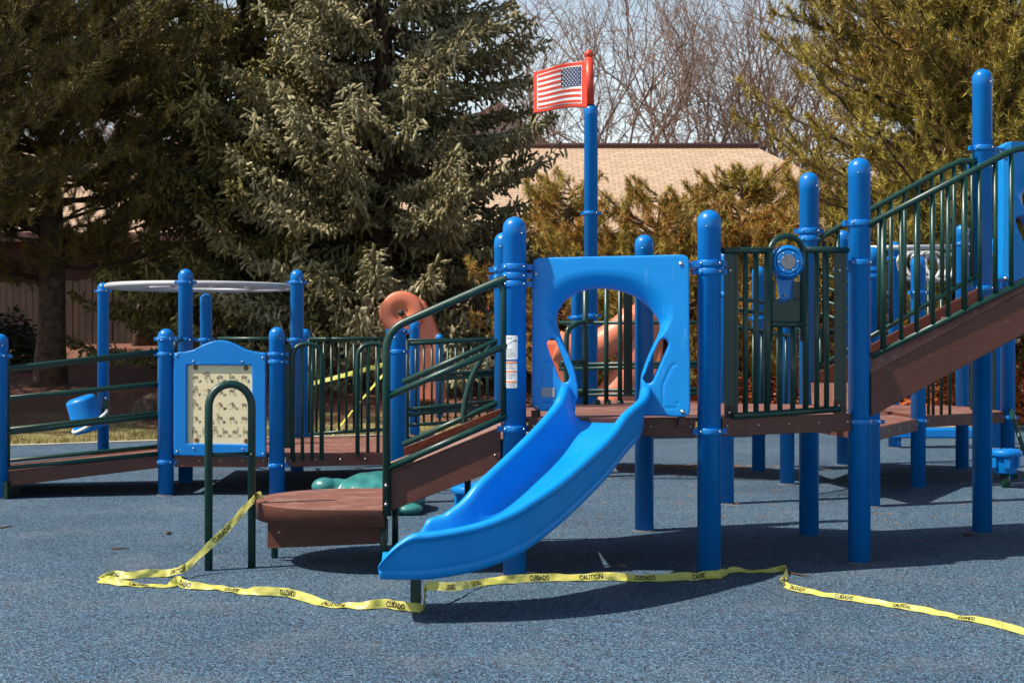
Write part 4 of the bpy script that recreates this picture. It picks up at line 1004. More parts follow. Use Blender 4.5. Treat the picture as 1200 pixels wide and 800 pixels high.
# ------------------------------------------------------------------ caution tape
def tape(stations, name, label, wd=.043, words=('CAUTION', 'CUIDADO'), m='tape', period=.36, start=.05, lift=0):
    """stations: (px, py, Y or None for the ground, angle from flat in degrees)"""
    pts = []
    for (px, py, Yv, ang) in stations:
        if Yv is None:
            p = GP(px, py); p = p + Vector((0, 0, .5 * wd * abs(math.sin(R(ang))) + .006))
        else: p = P(px, py, Yv)
        pts.append((p.x, p.y, p.z, ang))
    Q = spline(pts, 10); Ls = np.concatenate([[0], np.cumsum(np.linalg.norm(np.diff(Q[:, :3], axis=0), axis=1))])
    n = len(Q); lat = []; nor = []
    for i in range(n):
        tg = Vector(Q[min(i + 1, n - 1), :3] - Q[max(i - 1, 0), :3]).normalized()
        hz = Vector((-tg.y, tg.x, 0))
        if hz.length < .05: hz = Vector((1, 0, 0))
        hz.normalize()
        if hz.y < 0: hz = -hz
        a = R(Q[i, 3]); l = hz * math.cos(a) + Vector((0, 0, 1)) * math.sin(a); l = (l - tg * l.dot(tg)).normalized()
        lat.append(l); nor.append(tg.cross(l).normalized())
    V = []
    for i in range(n):
        p = Vector(Q[i, :3]); wob = .004 * math.sin(Ls[i] * 31) + .003 * math.sin(Ls[i] * 77 + 1)
        for k in (-1, -.33, .33, 1): V.append(p + lat[i] * wd / 2 * k + nor[i] * (wob * (1 - k * k) + (.003 * math.sin(Ls[i] * 50 + k * 3))))
    V = [Vector((v.x, v.y, max(v.z, .004))) for v in V]
    fs = [(4 * i + k, 4 * i + k + 1, 4 * i + 5 + k, 4 * i + 4 + k) for i in range(n - 1) for k in range(3)]
    org = Vector(Q[0, :3]); org.z = 0
    mb = MB(); mb.add(V, fs, True); o = mb.build(name, M[m], origin=org, fixn=False); tag(o, label, 'tape')
    tm = MB()
    def at(s, v, d):
        i = int(np.clip(np.searchsorted(Ls, s) - 1, 0, n - 2)); u = (s - Ls[i]) / max(1e-6, Ls[i + 1] - Ls[i]); kk = min(2.999, max(0, (v + 1) * 1.5)); k0 = int(kk); fk_ = kk - k0
        if v > -0.33 and v < .33: pass
        ka = [-1, -.33, .33, 1]; seg_ = 0 if v < -.33 else (1 if v < .33 else 2); w_ = (v - ka[seg_]) / (ka[seg_ + 1] - ka[seg_])
        q0 = V[4 * i + seg_] * (1 - w_) + V[4 * i + seg_ + 1] * w_; q1 = V[4 * i + 4 + seg_] * (1 - w_) + V[4 * i + 5 + seg_] * w_
        return q0 * (1 - u) + q1 * u + (nor[i] * (1 - u) + nor[i + 1] * u) * d
    s0 = start; wi = 0
    # reading direction: text runs to the right (growing px) with its top away from the ground
    while words and s0 < Ls[-1] - .2:
        word = words[wi % len(words)]; wi += 1; tm = MB()
        v, f = text_mesh(word); wv = v[:, 0].max(); WL = .135 * random.uniform(.9, 1.1) * (wd / .058) ** .5; k = WL / wv
        flip = Vector(at(s0 + .2, 0, 0)).x < Vector(at(s0, 0, 0)).x
        for d in (.0022, -.0022):
            vv = []
            for x, y, _ in v:
                s = s0 + (x * k if not flip else WL - x * k); vv.append(at(s, (y / .73 - .5) * 1.3, d))
            tm.add(vv, f)
        tm.build('lettering', M['ink'], o, fixn=False)
        s0 += period * random.uniform(.75, 1.1)
    return o
st = [(308, 580, 7.80, 60), (301, 581, 7.72, 85), (292, 590, 7.63, 95), (268, 617, 7.56, 95), (243, 641, 7.52, 95), (224, 659, 7.44, 95), (212, 667, 7.36, 60), (196, 676, None, 55), (172, 677, None, 70), (150, 679, None, 50), (134, 678, None, 60), (118, 682, None, 25), (128, 684.5, None, 70), (142, 686, None, 35), (165, 687.5, None, 12), (198, 688, None, 15), (208, 685, None, 70), (218, 690, None, 60), (255, 691, None, 20), (285, 696, None, 30), (303, 698, None, 75), (335, 700, None, 85), (360, 706, None, 60), (385, 711, None, 20), (408, 712.5, None, 25), (430, 714, None, 50), (450, 713, None, 80), (468, 716, None, 86), (481, 717.5, None, 90), (491.5, 718.5, None, 90), (496, 712, 6.50, 90)]
st += [(499, 689, 6.56, 88), (509, 686, 6.64, 86), (530, 687, 6.80, 80), (565, 686.5, None, 40), (600, 684, None, 75), (640, 681.5, None, 60), (680, 680.5, None, 40), (702, 680.5, None, 75), (722, 681, None, 80), (750, 681.5, None, 45), (782, 681.5, None, 60), (803, 680.5, None, 80), (815, 675.5, 7.29, 88), (824, 673.5, 7.318, 90), (833, 673, 7.318, 90), (842, 672, 7.335, 90), (848, 670.5, 7.385, 88), (850, 669, 7.44, 85)]
st2 = [(826, 674.5, 7.308, 80), (836, 674, 7.310, 86), (845, 673.5, 7.330, 88), (850, 675, None, 86), (859, 671.5, None, 75), (872, 671, None, 30), (890, 671.5, None, 20), (907, 671, None, 50), (921, 670, None, 80), (921, 678, None, 50), (917, 684, None, 30), (924, 691, None, 70), (942, 695, None, 50), (970, 700, None, 35), (1000, 705, None, 60), (1040, 711, None, 40), (1080, 718, None, 55), (1120, 725, None, 25), (1150, 731, None, 55), (1180, 739, None, 70), (1215, 748, None, 40)]
tape([(a, b - (10 if False else 0), c, d) for a, b, c, d in st], 'caution_tape', 'yellow caution tape strung from the green U rail past the slide foot to the post')
tape(st2, 'caution_tape', 'loose crumpled yellow caution tape trailing from the post to the lower right', start=.62, wd=.031)
mb = MB(); mb.lathe([(.040, 0), (.040, .066)], lp + Vector((0, .02, .0)), 4, 'Z', 0, Matrix.Rotation(R(45), 3, 'Z')); 
tape([(358, 451, 17.2, 85), (390, 443, 17.1, 70), (420, 435, 17.0, 88), (448, 427.5, 17.0, 85), (455, 426, 17.0, 85), (456, 429, 17.0, 60), (450, 437, 17.0, 45), (425, 467, 17.0, 40), (404, 492, 17.1, 55), (385, 516, 17.2, 45)], 'caution_tape', 'yellow caution tape stretched behind the green railing at the back left', words=(), m='tape_far', wd=.055)

# ------------------------------------------------------------------ vegetation generators (numpy)
def orth(d):
    a = np.where(np.abs(d[:, 2:3]) < .9, np.array([[0, 0, 1.]]), np.array([[1., 0, 0]]))
    u = np.cross(d, a); u /= np.linalg.norm(u, axis=1, keepdims=True) + 1e-9
    return u, np.cross(d, u)
def spindles(pos, dr_, ln, rad, sides=4):
    """blunt needle-covered shoots: a rough little club each"""
    n = len(pos); u, v = orth(dr_); V = [pos]
    for (h, q) in ((.12, .75), (.72, 1.0)):
        ph = rng.uniform(0, 1.5, (n, 1))
        for k in range(sides):
            a = 2 * math.pi * k / sides + ph; r_ = rad[:, None] * q * rng.uniform(.6, 1.3, (n, 1))
            V.append(pos + dr_ * (ln * h * 1.0)[:, None] + dr_ * rng.normal(0, .008, (n, 1)) + (u * np.cos(a) + v * np.sin(a)) * r_)
    V.append(pos + dr_ * ln[:, None])
    W = np.stack(V, 1); m = 2 * sides + 2; base = np.arange(n)[:, None] * m; Fs = []
    for k in range(sides):
        k2 = (k + 1) % sides; a, b, c, d = base + 1 + k, base + 1 + k2, base + 1 + sides + k2, base + 1 + sides + k
        Fs += [np.concatenate([base, b, a], 1), np.concatenate([a, b, c], 1), np.concatenate([a, c, d], 1), np.concatenate([d, c, base + m - 1], 1)]
    return W.reshape(-1, 3), np.concatenate(Fs)
def needles(pos, dr_, ln, K, wd, spread=(.35, 1.2), along=.25):
    """tufts of long thin needles"""
    n = len(pos); P_ = np.repeat(pos, K, 0); D_ = np.repeat(dr_, K, 0); L_ = np.repeat(ln, K) * rng.uniform(.7, 1.15, n * K)
    u, v = orth(D_); a = rng.uniform(0, 2 * math.pi, (n * K, 1)); s = rng.uniform(spread[0], spread[1], (n * K, 1))
    nd = D_ * np.cos(s) + (u * np.cos(a) + v * np.sin(a)) * np.sin(s)
    b = P_ - D_ * (L_ * along * rng.uniform(0, 1.6, n * K))[:, None]
    rnd = rng.normal(0, 1, (n * K, 3)); sd = np.cross(nd, rnd); sd /= np.linalg.norm(sd, axis=1, keepdims=True) + 1e-9
    w_ = wd * rng.uniform(.7, 1.3, (n * K, 1))
    W = np.stack([b - sd * w_ / 2, b + sd * w_ / 2, b + nd * L_[:, None]], 1).reshape(-1, 3)
    return W, np.arange(n * K * 3).reshape(-1, 3)
def sticks(a, b, ra, rb, sides=3):
    n = len(a); d = b - a; d = d / (np.linalg.norm(d, axis=1, keepdims=True) + 1e-9); u, v = orth(d); V = []
    for k in range(sides):
        an = 2 * math.pi * k / sides; o = u * math.cos(an) + v * math.sin(an); V.append(a + o * ra[:, None]); V.append(b + o * rb[:, None])
    W = np.stack(V, 1).reshape(-1, 3); m = 2 * sides; base = np.arange(n)[:, None] * m; Fs = []
    for k in range(sides):
        k2 = (k + 1) % sides; Fs.append(np.concatenate([base + 2 * k, base + 2 * k2, base + 2 * k2 + 1, base + 2 * k + 1], 1))
    return W, np.concatenate(Fs)
def place(root, V): return V + np.array(root)
def unit(a): return a / (np.linalg.norm(a, axis=-1, keepdims=True) + 1e-9)

def spruce(loc, H, Rm, seed, label, m='spruce', dens=1.0, zmin=.6):
    global rng
    rng = np.random.default_rng(seed)
    sp, sd, sl_, sr = [], [], [], []; A_, B_, RA, RB = [], [], [], []
    z = zmin
    while z < H - .3:
        f = 1 - z / H; nb = int(round(rng.integers(9, 13) * dens))
        for j in range(nb):
            az = rng.uniform(0, 2 * math.pi); Lb = Rm * (f ** .82) * rng.uniform(.62, 1.15) + .15; z0 = z + rng.uniform(-.12, .12)
            droop = rng.uniform(.34, .50) * (.6 + .6 * f); lift = droop * rng.uniform(.60, .95)
            hd = np.array([math.cos(az), math.sin(az), 0]); side = np.array([-math.sin(az), math.cos(az), 0])
            ts = np.arange(0.0, 1.0001, max(.02, .098 / Lb)); bend_ = rng.normal(0, .10)
            ctr_ = hd * (Lb * ts)[:, None] + side * (bend_ * Lb * ts ** 2)[:, None] + np.array([0, 0, 1]) * (z0 + Lb * (.12 * ts - droop * ts + lift * ts ** 3))[:, None]
            A_.append(ctr_[:-1]); B_.append(ctr_[1:]); rr = .035 * Lb / 3 * (1 - ts) + .006; RA.append(rr[:-1]); RB.append(rr[1:])
            tgt = unit(np.gradient(ctr_, axis=0)) if len(ts) > 1 else np.array([hd])
            for i, tt in enumerate(ts):
                if tt < .12: continue
                # side branchlets, flat and hanging
                for sg in (-1, 1):
                    bl = (.16 + .62 * (1 - tt) * min(1, Lb / 2.5) * (tt > .3)) * rng.uniform(.6, 1.15)
                    if tt < .45: bl *= .6
                    bd = unit(tgt[i] * .75 + side * sg * rng.uniform(.6, 1.0) + np.array([0, 0, rng.uniform(-.45, .02)]))
                    ns = max(1, int(bl / .078))
                    for q in range(ns):
                        p = ctr_[i] + bd * (bl * (q + .6) / ns) + np.array([0, 0, -.18 * (bl * (q + 1) / ns) ** 1.5])
                        d = unit(bd + rng.normal(0, .30, 3) + np.array([0, 0, rng.choice([-1.1, -.45, .1])]))
                        sp.append(p); sd.append(d); sl_.append(rng.uniform(.11, .20)); sr.append(rng.uniform(.021, .032))
                if tt > .3:
                    d = unit(tgt[i] * .7 + np.array([0, 0, rng.uniform(.0, .5)]) + rng.normal(0, .3, 3)); sp.append(ctr_[i]); sd.append(d); sl_.append(rng.uniform(.12, .21)); sr.append(rng.uniform(.022, .034))
                for _h in range(1 if tt > .12 else 0):   # hanging curtain below the limb
                    d = unit(np.array([0, 0, -1.]) + rng.normal(0, .28, 3)); sp.append(ctr_[i] + rng.normal(0, .07, 3)); sd.append(d); sl_.append(rng.uniform(.14, .30)); sr.append(rng.uniform(.020, .030))
        z += (.27 if z < 8.5 else .5) * (.7 + .5 * f)
    print('SHOOTS', len(sp))
    t = thing('spruce_tree', loc, label, 'tree', 'trees behind the playground')
    V_, F_ = spindles(np.array(sp), np.array(sd), np.array(sl_), np.array(sr))
    W2, G2 = needles(np.array(sp) + np.array(sd) * (np.array(sl_) * .55)[:, None], np.array(sd), np.full(len(sp), .055), 3, .008, (.5, 1.2), 1.0)
    nmesh('crown', place(loc, np.concatenate([V_, W2])), np.concatenate([F_, G2 + len(V_)]), M[m], t)
    V_, F_ = sticks(np.concatenate(A_), np.concatenate(B_), np.concatenate(RA), np.concatenate(RB)); nmesh('branches', place(loc, V_), F_, M['bark'], t, smooth=True)
    mb = MB(); mb.tube([Vector(loc) + Vector((0, 0, H * u - .3 * (u == 0))) for u in np.linspace(0, 1, 9)], [.22 * (1 - u) + .02 for u in np.linspace(0, 1, 9)], 12); mb.build('trunk', M['bark'], t)
    return t
def pine(loc, H, Rm, seed, label, m='pine', zb=1.6, lean=(0, 0), K=24, nl=.13, wd=.0075, whorl=.42, top=.9, dens=1.0, trunk_r=.2, asc=.35, shape=None):
    global rng
    rng = np.random.default_rng(seed)
    A_, B_, RA, RB = [], [], [], []; tp, td = [], []
    z = zb; lean = np.array([lean[0], lean[1], 0.])
    while z < H:
        f = (z - zb) / (H - zb); env = (shape(f) if shape else (min(1, .55 + 1.6 * f) * (1 - f ** 2.2) + .10))
        for j in range(int(rng.integers(4, 7) * dens)):
            az = rng.uniform(0, 2 * math.pi); Lb = Rm * env * rng.uniform(.55, 1.15); z0 = z + rng.uniform(-.2, .2)
            hd = np.array([math.cos(az), math.sin(az), 0]); side = np.array([-math.sin(az), math.cos(az), 0]); up_ = rng.uniform(-.05, asc)
            ts = np.linspace(0, 1, max(4, int(Lb / .24))); bend_ = rng.normal(0, .15)
            ct = lean * z0 + hd * (Lb * ts)[:, None] + side * (bend_ * Lb * ts ** 2)[:, None] + np.array([0, 0, 1]) * (z0 + Lb * (up_ * ts + .22 * ts ** 2.5))[:, None] + rng.normal(0, .025, (len(ts), 3))
            rr = (.045 * Lb / 3 + .006) * (1 - ts) + .007
            A_.append(ct[:-1]); B_.append(ct[1:]); RA.append(rr[:-1]); RB.append(rr[1:]); tgt = unit(np.gradient(ct, axis=0))
            for i in range(len(ts)):
                if ts[i] < .28: continue
                for sg in range(int(rng.integers(3, 6))):
                    bl = (.18 + .75 * (1 - ts[i])) * rng.uniform(.5, 1.1) * min(1, Lb / 1.6)
                    bd = unit(tgt[i] * .8 + side * rng.choice([-1, 1]) * rng.uniform(.4, 1.1) + np.array([0, 0, rng.uniform(-.1, .9)]))
                    e = ct[i] + bd * bl; mid = ct[i] + bd * bl * .5 + np.array([0, 0, -.03])
                    A_.append(np.array([ct[i], mid])); B_.append(np.array([mid, e])); RA.append(np.array([.010, .008])); RB.append(np.array([.008, .005]))
                    ed = unit(bd + np.array([0, 0, .65]))
                    nt_ = max(1, int(bl / .17))
                    for q in range(nt_):
                        tp.append(ct[i] + (e - ct[i]) * (1 - .65 * q / nt_) + rng.normal(0, .02, 3)); td.append(unit(ed + rng.normal(0, .30, 3)))
            tp.append(ct[-1]); td.append(unit(tgt[-1] + np.array([0, 0, .5])))
        z += whorl * rng.uniform(.7, 1.3)
    t = thing('pine_tree', loc, label, 'tree', 'trees behind the playground')
    print('TUFTS', len(tp)); tp = np.array(tp); td = np.array(td)
    V_, F_ = needles(tp, td, rng.uniform(nl * .8, nl * 1.2, len(tp)), K, wd, (.35, 1.05), 1.6); nmesh('crown', place(loc, V_), F_, M[m], t)
    V_, F_ = sticks(np.concatenate(A_), np.concatenate(B_), np.concatenate(RA), np.concatenate(RB)); nmesh('branches', place(loc, V_), F_, M['bark'], t, smooth=True)
    mb = MB(); us = np.linspace(0, 1, 12); mb.tube([Vector(loc) + Vector((lean[0] * H * u + .05 * math.sin(u * 7), lean[1] * H * u, H * u - .3 * (u == 0))) for u in us], [trunk_r * (1 - .85 * u) * (1.3 if u == 0 else 1) for u in us], 14); mb.build('trunk', M['bark'], t)
    return t
def GL(px, Y): x = (px - CX) * Y / F; return (x, Y, TZ(x, Y))

spruce(GL(448, 25.0), 13.0, 4.2, 11, 'big silvery green spruce behind the left stairs, tallest in the middle', 'spruce')
spruce(GL(290, 26.0), 14.0, 3.3, 12, 'darker olive spruce just left of the big silvery one', 'spruce2')
lp_ = pine(GL(58, 24.0), 9.5, 3.3, 21, 'dark pine with a thick bare trunk at the far left', 'pine', zb=1.9, trunk_r=.26, K=36, nl=.12, wd=.011, dens=2.0, whorl=.32)
pine(GL(168, 30.0), 11.0, 3.4, 22, 'dark pine with a leaning trunk left of the spruces', 'pine', zb=3.2, lean=(.06, 0), trunk_r=.22, K=34, nl=.12, wd=.011, dens=1.0, whorl=.38)
pine(GL(-60, 20.0), 9.0, 3.2, 23, 'dark pine crown hanging in at the upper left corner', 'pine', zb=2.9, trunk_r=.24, K=36, nl=.12, wd=.011, dens=1.3, whorl=.38)
def tree_copy(src, loc, rot, s_, label):
    r_ = src.copy(); col.objects.link(r_); r_.location = loc; r_.rotation_euler = (0, 0, rot); r_.scale = (s_, s_, s_); r_['label'] = label
    for ch in src.children: c = ch.copy(); col.objects.link(c); c.parent = r_
    return r_
tree_copy(lp_, (-12.6, 19.6, TZ(-12.6, 19.6)), 1.9, 1.0, 'added dark pine out of view beyond the left end of the ramp, shading the mulch')  # unseen pine added so that its shadow falls on the mulch
tree_copy(lp_, (-11.6, 24.6, TZ(-11.6, 24.6)), 4.1, 1.0, 'added dark pine left of the thick bare trunk, further back, shading the mulch')  # second pine added for the shade it casts on the bank
pine(GL(1165, 19.5), 8.5, 3.0, 31, 'big sunlit yellow green pine behind the tallest post at the right', 'pine_warm', zb=1.5, K=40, nl=.115, wd=.0115, trunk_r=.2, dens=3.4, whorl=.23, shape=lambda f: min(1, .55 + 2.2 * f) * (1 - f ** 3.0) + .08)
pine(GL(1275, 22.5), 7.5, 2.6, 32, 'sunlit pine at the right edge behind the high deck', 'pine_warm', zb=.3, K=44, nl=.105, wd=.0105, dens=1.8, whorl=.30)
sh = lambda f: (1 - f) ** .5 * .95 + .10
for i, (px, Y, H, Rr, lb) in enumerate([(668, 22.5, 3.5, 1.7, 'young rusty pine standing behind the flag pole'), (772, 22.0, 3.4, 1.85, 'young rusty pine between the hood and the drum panel'), (868, 23.0, 3.75, 1.9, 'young pine behind the drum panel with orange inner needles'), (950, 22.0, 3.6, 1.8, 'young pine behind the foot of the right staircase'), (1045, 23.0, 3.2, 1.6, 'low rusty pine below the big sunlit pine'), (1135, 24.0, 3.0, 1.6, 'low rusty pine behind the top of the right staircase')]):
    pine(GL(px, Y), H, Rr, 40 + i, lb, 'pine_rust', zb=.15, K=40, nl=.11, wd=.0105, whorl=.21, dens=1.35, trunk_r=.07, asc=.55, shape=sh)

# bare trees far behind
def bare(loc, H, seed, label, copyof=None, spread=.55):
    global rng
    rng = np.random.default_rng(seed)
    A_, B_, RA, RB = [], [], [], []
    def grow(p, d, ln, r_, lev):
        n = 4; q = p.copy(); dd = d.copy()
        for i in range(n):
            dd = unit(dd + rng.normal(0, .09 + .03 * lev, 3) + np.array([0, 0, .045])); e = q + dd * ln / n
            A_.append(q); B_.append(e); RA.append(r_ * (1 - .10 * i)); RB.append(r_ * (1 - .10 * (i + 1))); q = e
            if lev < 5 and (i >= 1 or lev > 1) and rng.random() < (.72 if lev < 4 else .6):
                ax = unit(np.cross(dd, rng.normal(0, 1, 3))); a = rng.uniform(.35, .85)
                grow(q, unit(dd * math.cos(a) + ax * math.sin(a)), ln * rng.uniform(.5, .72), max(.005, r_ * .46), lev + 1)
        if lev < 5:
            for k in range(2):
                ax = unit(np.cross(dd, rng.normal(0, 1, 3))); a = rng.uniform(.15, .5)
                grow(q, unit(dd * math.cos(a) + ax * math.sin(a)), ln * rng.uniform(.62, .85), max(.005, r_ * .55), lev + 1)
    for k in range(4):
        a = rng.uniform(0, 6.28); grow(np.array([0, 0, H * .08 + .2]), unit(np.array([math.cos(a) * spread * rng.uniform(.3, 1), math.sin(a) * spread * rng.uniform(.3, 1), 1.0])), H * .33, H * .0080, 1)
    t = thing('bare_tree', loc, label, 'tree', 'leafless trees behind the house')
    V_, F_ = sticks(np.array(A_), np.array(B_), np.array(RA), np.array(RB)); nmesh('branches', place(loc, V_), F_, M['graybark'], t, smooth=True)
    mb = MB(); mb.tube([Vector(loc) + Vector((0, 0, -.3)), Vector(loc) + Vector((0, 0, H * .09 + .25))], [H * .022, H * .017], 10); mb.build('trunk', M['graybark'], t)
    return t
def bare_copy(src, loc, rot, s, label):
    r_ = src.copy(); col.objects.link(r_); r_.location = loc; r_.rotation_euler = (0, 0, rot); r_.scale = (s, s, s); r_['label'] = label
    for ch in src.children:
        c = ch.copy(); col.objects.link(c); c.parent = r_
    return r_
bt1 = bare(GL(655, 50), 15, 51, 'leafless tree behind the flag')
bt2 = bare(GL(730, 47), 14, 52, 'leafless tree just right of the flag pole')
bt3 = bare(GL(815, 52), 15, 53, 'leafless tree above the middle of the tan roof')
bare_copy(bt1, GL(885, 49), 2.1, .95, 'leafless tree above the right end of the tan roof')
bare_copy(bt2, GL(945, 50), 4.0, 1.05, 'leafless tree beside the big sunlit pine')
bare_copy(bt2, GL(180, 52), 1.3, 1.1, 'leafless tree glimpsed between the dark pines')
bare_copy(bt1, GL(60, 55), 3.3, 1.1, 'leafless tree glimpsed behind the far left pine')

# ------------------------------------------------------------------ houses and fence
def hip_house(x0, x1, y0, y1, zb, ze, zr, label, wm, rm, hip=3.0, ov=.5, windows=()):
    t = thing('house', ((x0 + x1) / 2, (y0 + y1) / 2, zb), label, 'house')
    mb = MB(); mb.box(((x0 + x1) / 2, (y0 + y1) / 2, (zb + ze) / 2 - .2), (x1 - x0, y1 - y0, ze - zb + .4)); mb.build('wall', M[wm], t)
    a, b, c, d = (x0 - ov, y0 - ov, ze), (x1 + ov, y0 - ov, ze), (x1 + ov, y1 + ov, ze), (x0 - ov, y1 + ov, ze); ym = (y0 + y1) / 2
    e, f = (x0 - ov + hip, ym, zr), (x1 + ov - hip, ym, zr)
    mb = MB(); mb.add([a, b, c, d, e, f], [(0, 1, 5, 4), (1, 2, 5), (2, 3, 4, 5), (3, 0, 4), (0, 3, 2, 1)]); rf = mb.build('roof', M[rm], t)
    mb = MB(); mb.tube([Vector(e) + Vector((-.05, 0, .03)), Vector(f) + Vector((.05, 0, .03))], .10, 6); mb.build('ridge_cap', M['fascia'], rf)
    mb = MB(); mb.box(((x0 + x1) / 2, y0 - ov - .03, ze - .06), (x1 - x0 + 2 * ov, .06, .22)); mb.build('fascia', M['fascia'], t)
    for (wx, ww, wz, wh_) in windows:
        mb = MB(); mb.box((wx, y0 - .02, wz), (ww + .16, .08, wh_ + .16)); wf = mb.build('window', M['fascia'], t)
        mb = MB(); mb.box((wx, y0 - .055, wz), (ww, .04, wh_)); mb.build('pane', M['darkglass'], wf)
    return t
hip_house(-19, 9.7, 34, 43, .7, ZZ(276, 33.5), ZZ(173, 38.5), 'long low house with a tan shingle hip roof behind the trees', 'brickwall', 'shingle', 3.6, .8, [(-8.0, 1.4, 2.6, 1.0), (-3.0, 1.6, 2.6, 1.0), (4.0, 1.6, 2.6, 1.0)])
t = thing('house', (0.6, 60, 1), 'pale house whose gable peeks out right of the silvery spruce', 'house')
zt_, ze_ = ZZ(128, 60), ZZ(190, 60); xg0, xg1 = XY(560, 60)[0], XY(655, 60)[0]; xm = XY(585, 60)[0]
mb = MB(); mb.prism([(xg0 - 3, 60, .5), (xg1, 60, .5), (xg1, 60, ze_), (xm, 60, zt_), (xg0 - 3, 60, ze_)], (0, 8, 0)); mb.build('wall', M['siding'], t)
mb = MB(); mb.prism([(xm, 59.5, zt_ + .05), (xg1 + .4, 59.5, ze_ - .15), (xg1 + .4, 59.5, ze_ + .05), (xm, 59.5, zt_ + .3)], (0, 9, 0)); mb.prism([(xm, 59.5, zt_ + .05), (xm, 59.5, zt_ + .3), (xg0 - 3.4, 59.5, ze_ + .05), (xg0 - 3.4, 59.5, ze_ - .15)], (0, 9, 0)); mb.build('roof', M['fascia'], t)
hip_house(10.5, 22, 40, 48, .7, ZZ(215, 40), ZZ(150, 44), 'pale house hidden behind the big sunlit pine', 'siding', 'shingle', 3, .4, [(13, 1.2, 2.8, 1.1)])
t = thing('wooden_fence', (-6.5, 31, .8), 'brown board fence, darkened for shade, below the house at the back left', 'fence')
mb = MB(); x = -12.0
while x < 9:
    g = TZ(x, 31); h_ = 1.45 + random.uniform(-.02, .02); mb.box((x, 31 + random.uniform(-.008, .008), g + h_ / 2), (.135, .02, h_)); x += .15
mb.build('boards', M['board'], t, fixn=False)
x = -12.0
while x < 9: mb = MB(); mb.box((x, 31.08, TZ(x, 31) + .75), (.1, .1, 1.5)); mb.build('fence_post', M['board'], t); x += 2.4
# shrub at far left
def shrub(loc, r_, h_, label, m='shrub', n=2600, sz=(.04, .08)):
    d = unit(rng.normal(0, 1, (n, 3))); d[:, 2] = np.abs(d[:, 2]); q = rng.uniform(.55, 1.0, (n, 1)) * (1 + .15 * np.sin(d[:, :1] * 7) * np.cos(d[:, 1:2] * 6))
    pos = d * q * np.array([r_, r_, h_]); u, v = orth(unit(d + rng.normal(0, .6, (n, 3)))); s = rng.uniform(sz[0], sz[1], (n, 1))
    W = np.stack([pos - u * s, pos - v * s * .5, pos + u * s, pos + v * s * .5], 1).reshape(-1, 3)
    t = thing('shrub', loc, label, 'shrub'); nmesh('leaves', place(loc, W), np.arange(4 * n).reshape(-1, 4), M[m], t)
    mb = MB(); 
    for k in range(5): mb.tube([Vector(loc), Vector(loc) + Vector((r_ * .5 * math.cos(k * 1.3), r_ * .5 * math.sin(k * 1.3), h_ * .7))], [.03, .01], 5)
    mb.build('stems', M['bark'], t)
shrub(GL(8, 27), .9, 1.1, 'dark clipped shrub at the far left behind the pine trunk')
for px_, Y_, r_, h_, lb in [(838, 21.6, .7, .75, 'low rust orange bush behind the drum panel, left of the drum'), (905, 21.8, .8, .8, 'low rust orange bush straight behind the round blue drum'), (1000, 21.5, .8, .8, 'low rust orange bush behind the foot of the right staircase'), (1070, 21.2, .9, .9, 'bright rust orange bush seen under the middle of the right staircase'), (1130, 21.6, .8, .85, 'low rust orange bush seen between the posts under the right staircase'), (1205, 21.0, .95, .95, 'bright rust orange bush at the far right beyond the mushroom step')]:
    shrub(GL(px_, Y_), r_, h_, lb, 'orange_leaf', 2200, (.025, .05))
# boulder / stump in the mulch
mb = MB(); lc = GL(178, 20.6); blob(mb, Vector(lc) + Vector((0, 0, .14)), (.28, .22, .22), 18, 10, lambda d: 1 + .12 * math.sin(d.x * 6 + 1) * math.cos(d.y * 7)); tag(mb.build('stump', M['bark'], origin=lc), 'dark low stump in the mulch beside the ramp post', 'stump')

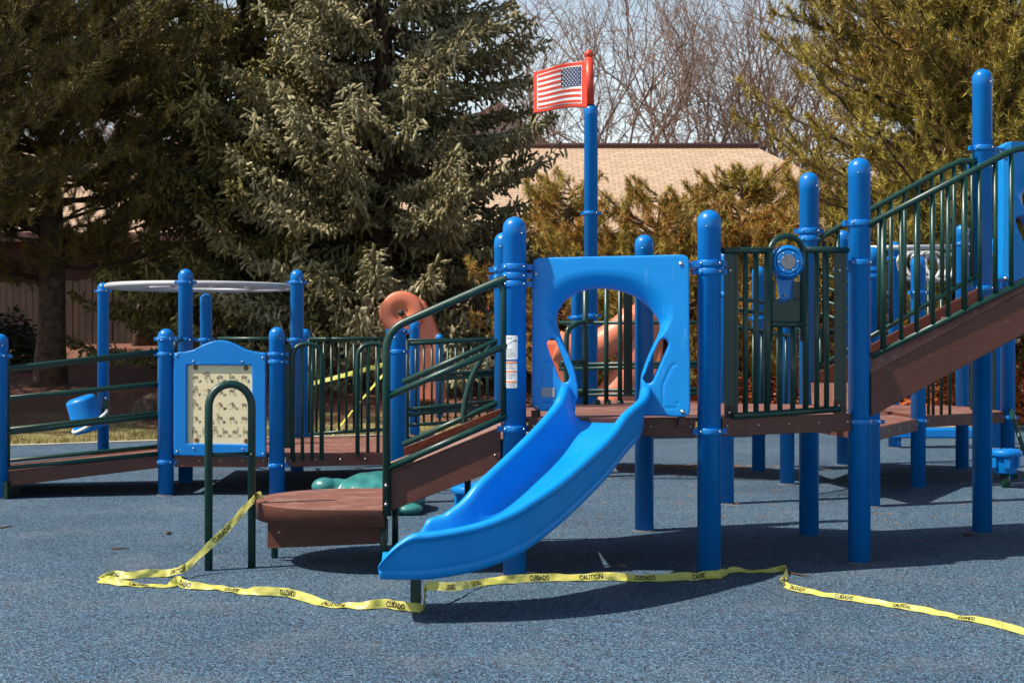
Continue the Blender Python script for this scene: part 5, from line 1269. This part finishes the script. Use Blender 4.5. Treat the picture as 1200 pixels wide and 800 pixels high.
# ------------------------------------------------------------------ grass, litter, twigs
rng = np.random.default_rng(77)
n = 26000; x = rng.uniform(-13, 13, n); yb = np.interp(x, es[:, 0], es[:, 1]); y = yb + .18 + np.abs(rng.normal(0, 1.25, n)); keep = (np.sin(x * 2.3 + y * 1.7) + np.sin(x * .9 - y * 2.9) + rng.normal(0, .8, n)) > -.5
x, y = x[keep], y[keep]; n = len(x); z = np.array([TZ(a, b) for a, b in zip(x, y)]); h_ = rng.uniform(.03, .10, n) * (1 + 1.2 * (rng.random(n) < .03)); a = rng.uniform(0, 6.28, n)
p = np.stack([x, y, z], 1); s = np.stack([np.cos(a), np.sin(a), 0 * a], 1) * .006; tip = p + np.stack([rng.normal(0, .03, n), rng.normal(0, .03, n), h_], 1)
W = np.stack([p - s, p + s, tip], 1).reshape(-1, 3); tag(nmesh('grass', W, np.arange(3 * n).reshape(-1, 3), M['grassblade']), kind='stuff', label='thin dry grass at the far edge of the rubber surface')
n = 130; px = rng.uniform(480, 1190, n); py = 540 + np.abs(rng.normal(0, 1, n)) * 45 + rng.uniform(0, 10, n); Yg = F * CH / (py - YH); x = (px - CX) * Yg / F; a = rng.uniform(0, 6.28, n); ll = rng.uniform(.008, .045, n)
x2 = np.concatenate([x, rng.normal(1.75, .45, 420)]); y2 = np.concatenate([Yg, rng.normal(13.6, .16, 420)]); a = rng.uniform(-.9, .9, len(x2)); ll = rng.uniform(.01, .05, len(x2))
d = np.stack([np.cos(a), np.sin(a), 0 * a], 1); s = np.stack([-np.sin(a), np.cos(a), 0 * a], 1) *   .0018; p = np.stack([x2, y2, np.full(len(x2), .006)], 1)
W = np.stack([p - d * ll[:, None] - s, p + d * ll[:, None] - s, p + d * ll[:, None] + s + np.array([0, 0, .004]), p - d * ll[:, None] + s + np.array([0, 0, .004])], 1).reshape(-1, 3)
tag(nmesh('needle_litter', W, np.arange(4 * len(x2)).reshape(-1, 4), M['litter']), kind='stuff', label='brown pine needles scattered on the rubber under the decks')
def twig(p0, p1, label, r_=.006):
    a, b = GP(*p0), GP(*p1); mid = (a + b) / 2 + Vector((0, .01, .008)); mb = MB(); mb.tube([a + Vector((0, 0, .006)), mid, b + Vector((0, 0, .012))], [r_, r_ * .9, r_ * .4], 6)
    tag(mb.build('twig', M['bark'], origin=(a + b) / 2), label, 'twig', 'fallen twigs on the rubber')
twig((924, 672), (948, 677), 'reddish twig sticking out of the crumpled tape')
twig((131, 643.5), (152, 644), 'thin pale twig on the open rubber left of the green U rail')
twig((1127, 627), (1142, 628), 'short pale twig at the foot of the tallest post', .01)
twig((0, 619), (14, 618), 'thin twig at the left edge of the rubber')
mb = MB(); p = GP(197.5, 626); blob(mb, p + Vector((0, 0, .012)), (.02, .016, .013), 10, 6); tag(mb.build('pebble', M['bark'], origin=p), 'small dark pebble on the open rubber below the ramp', 'pebble')
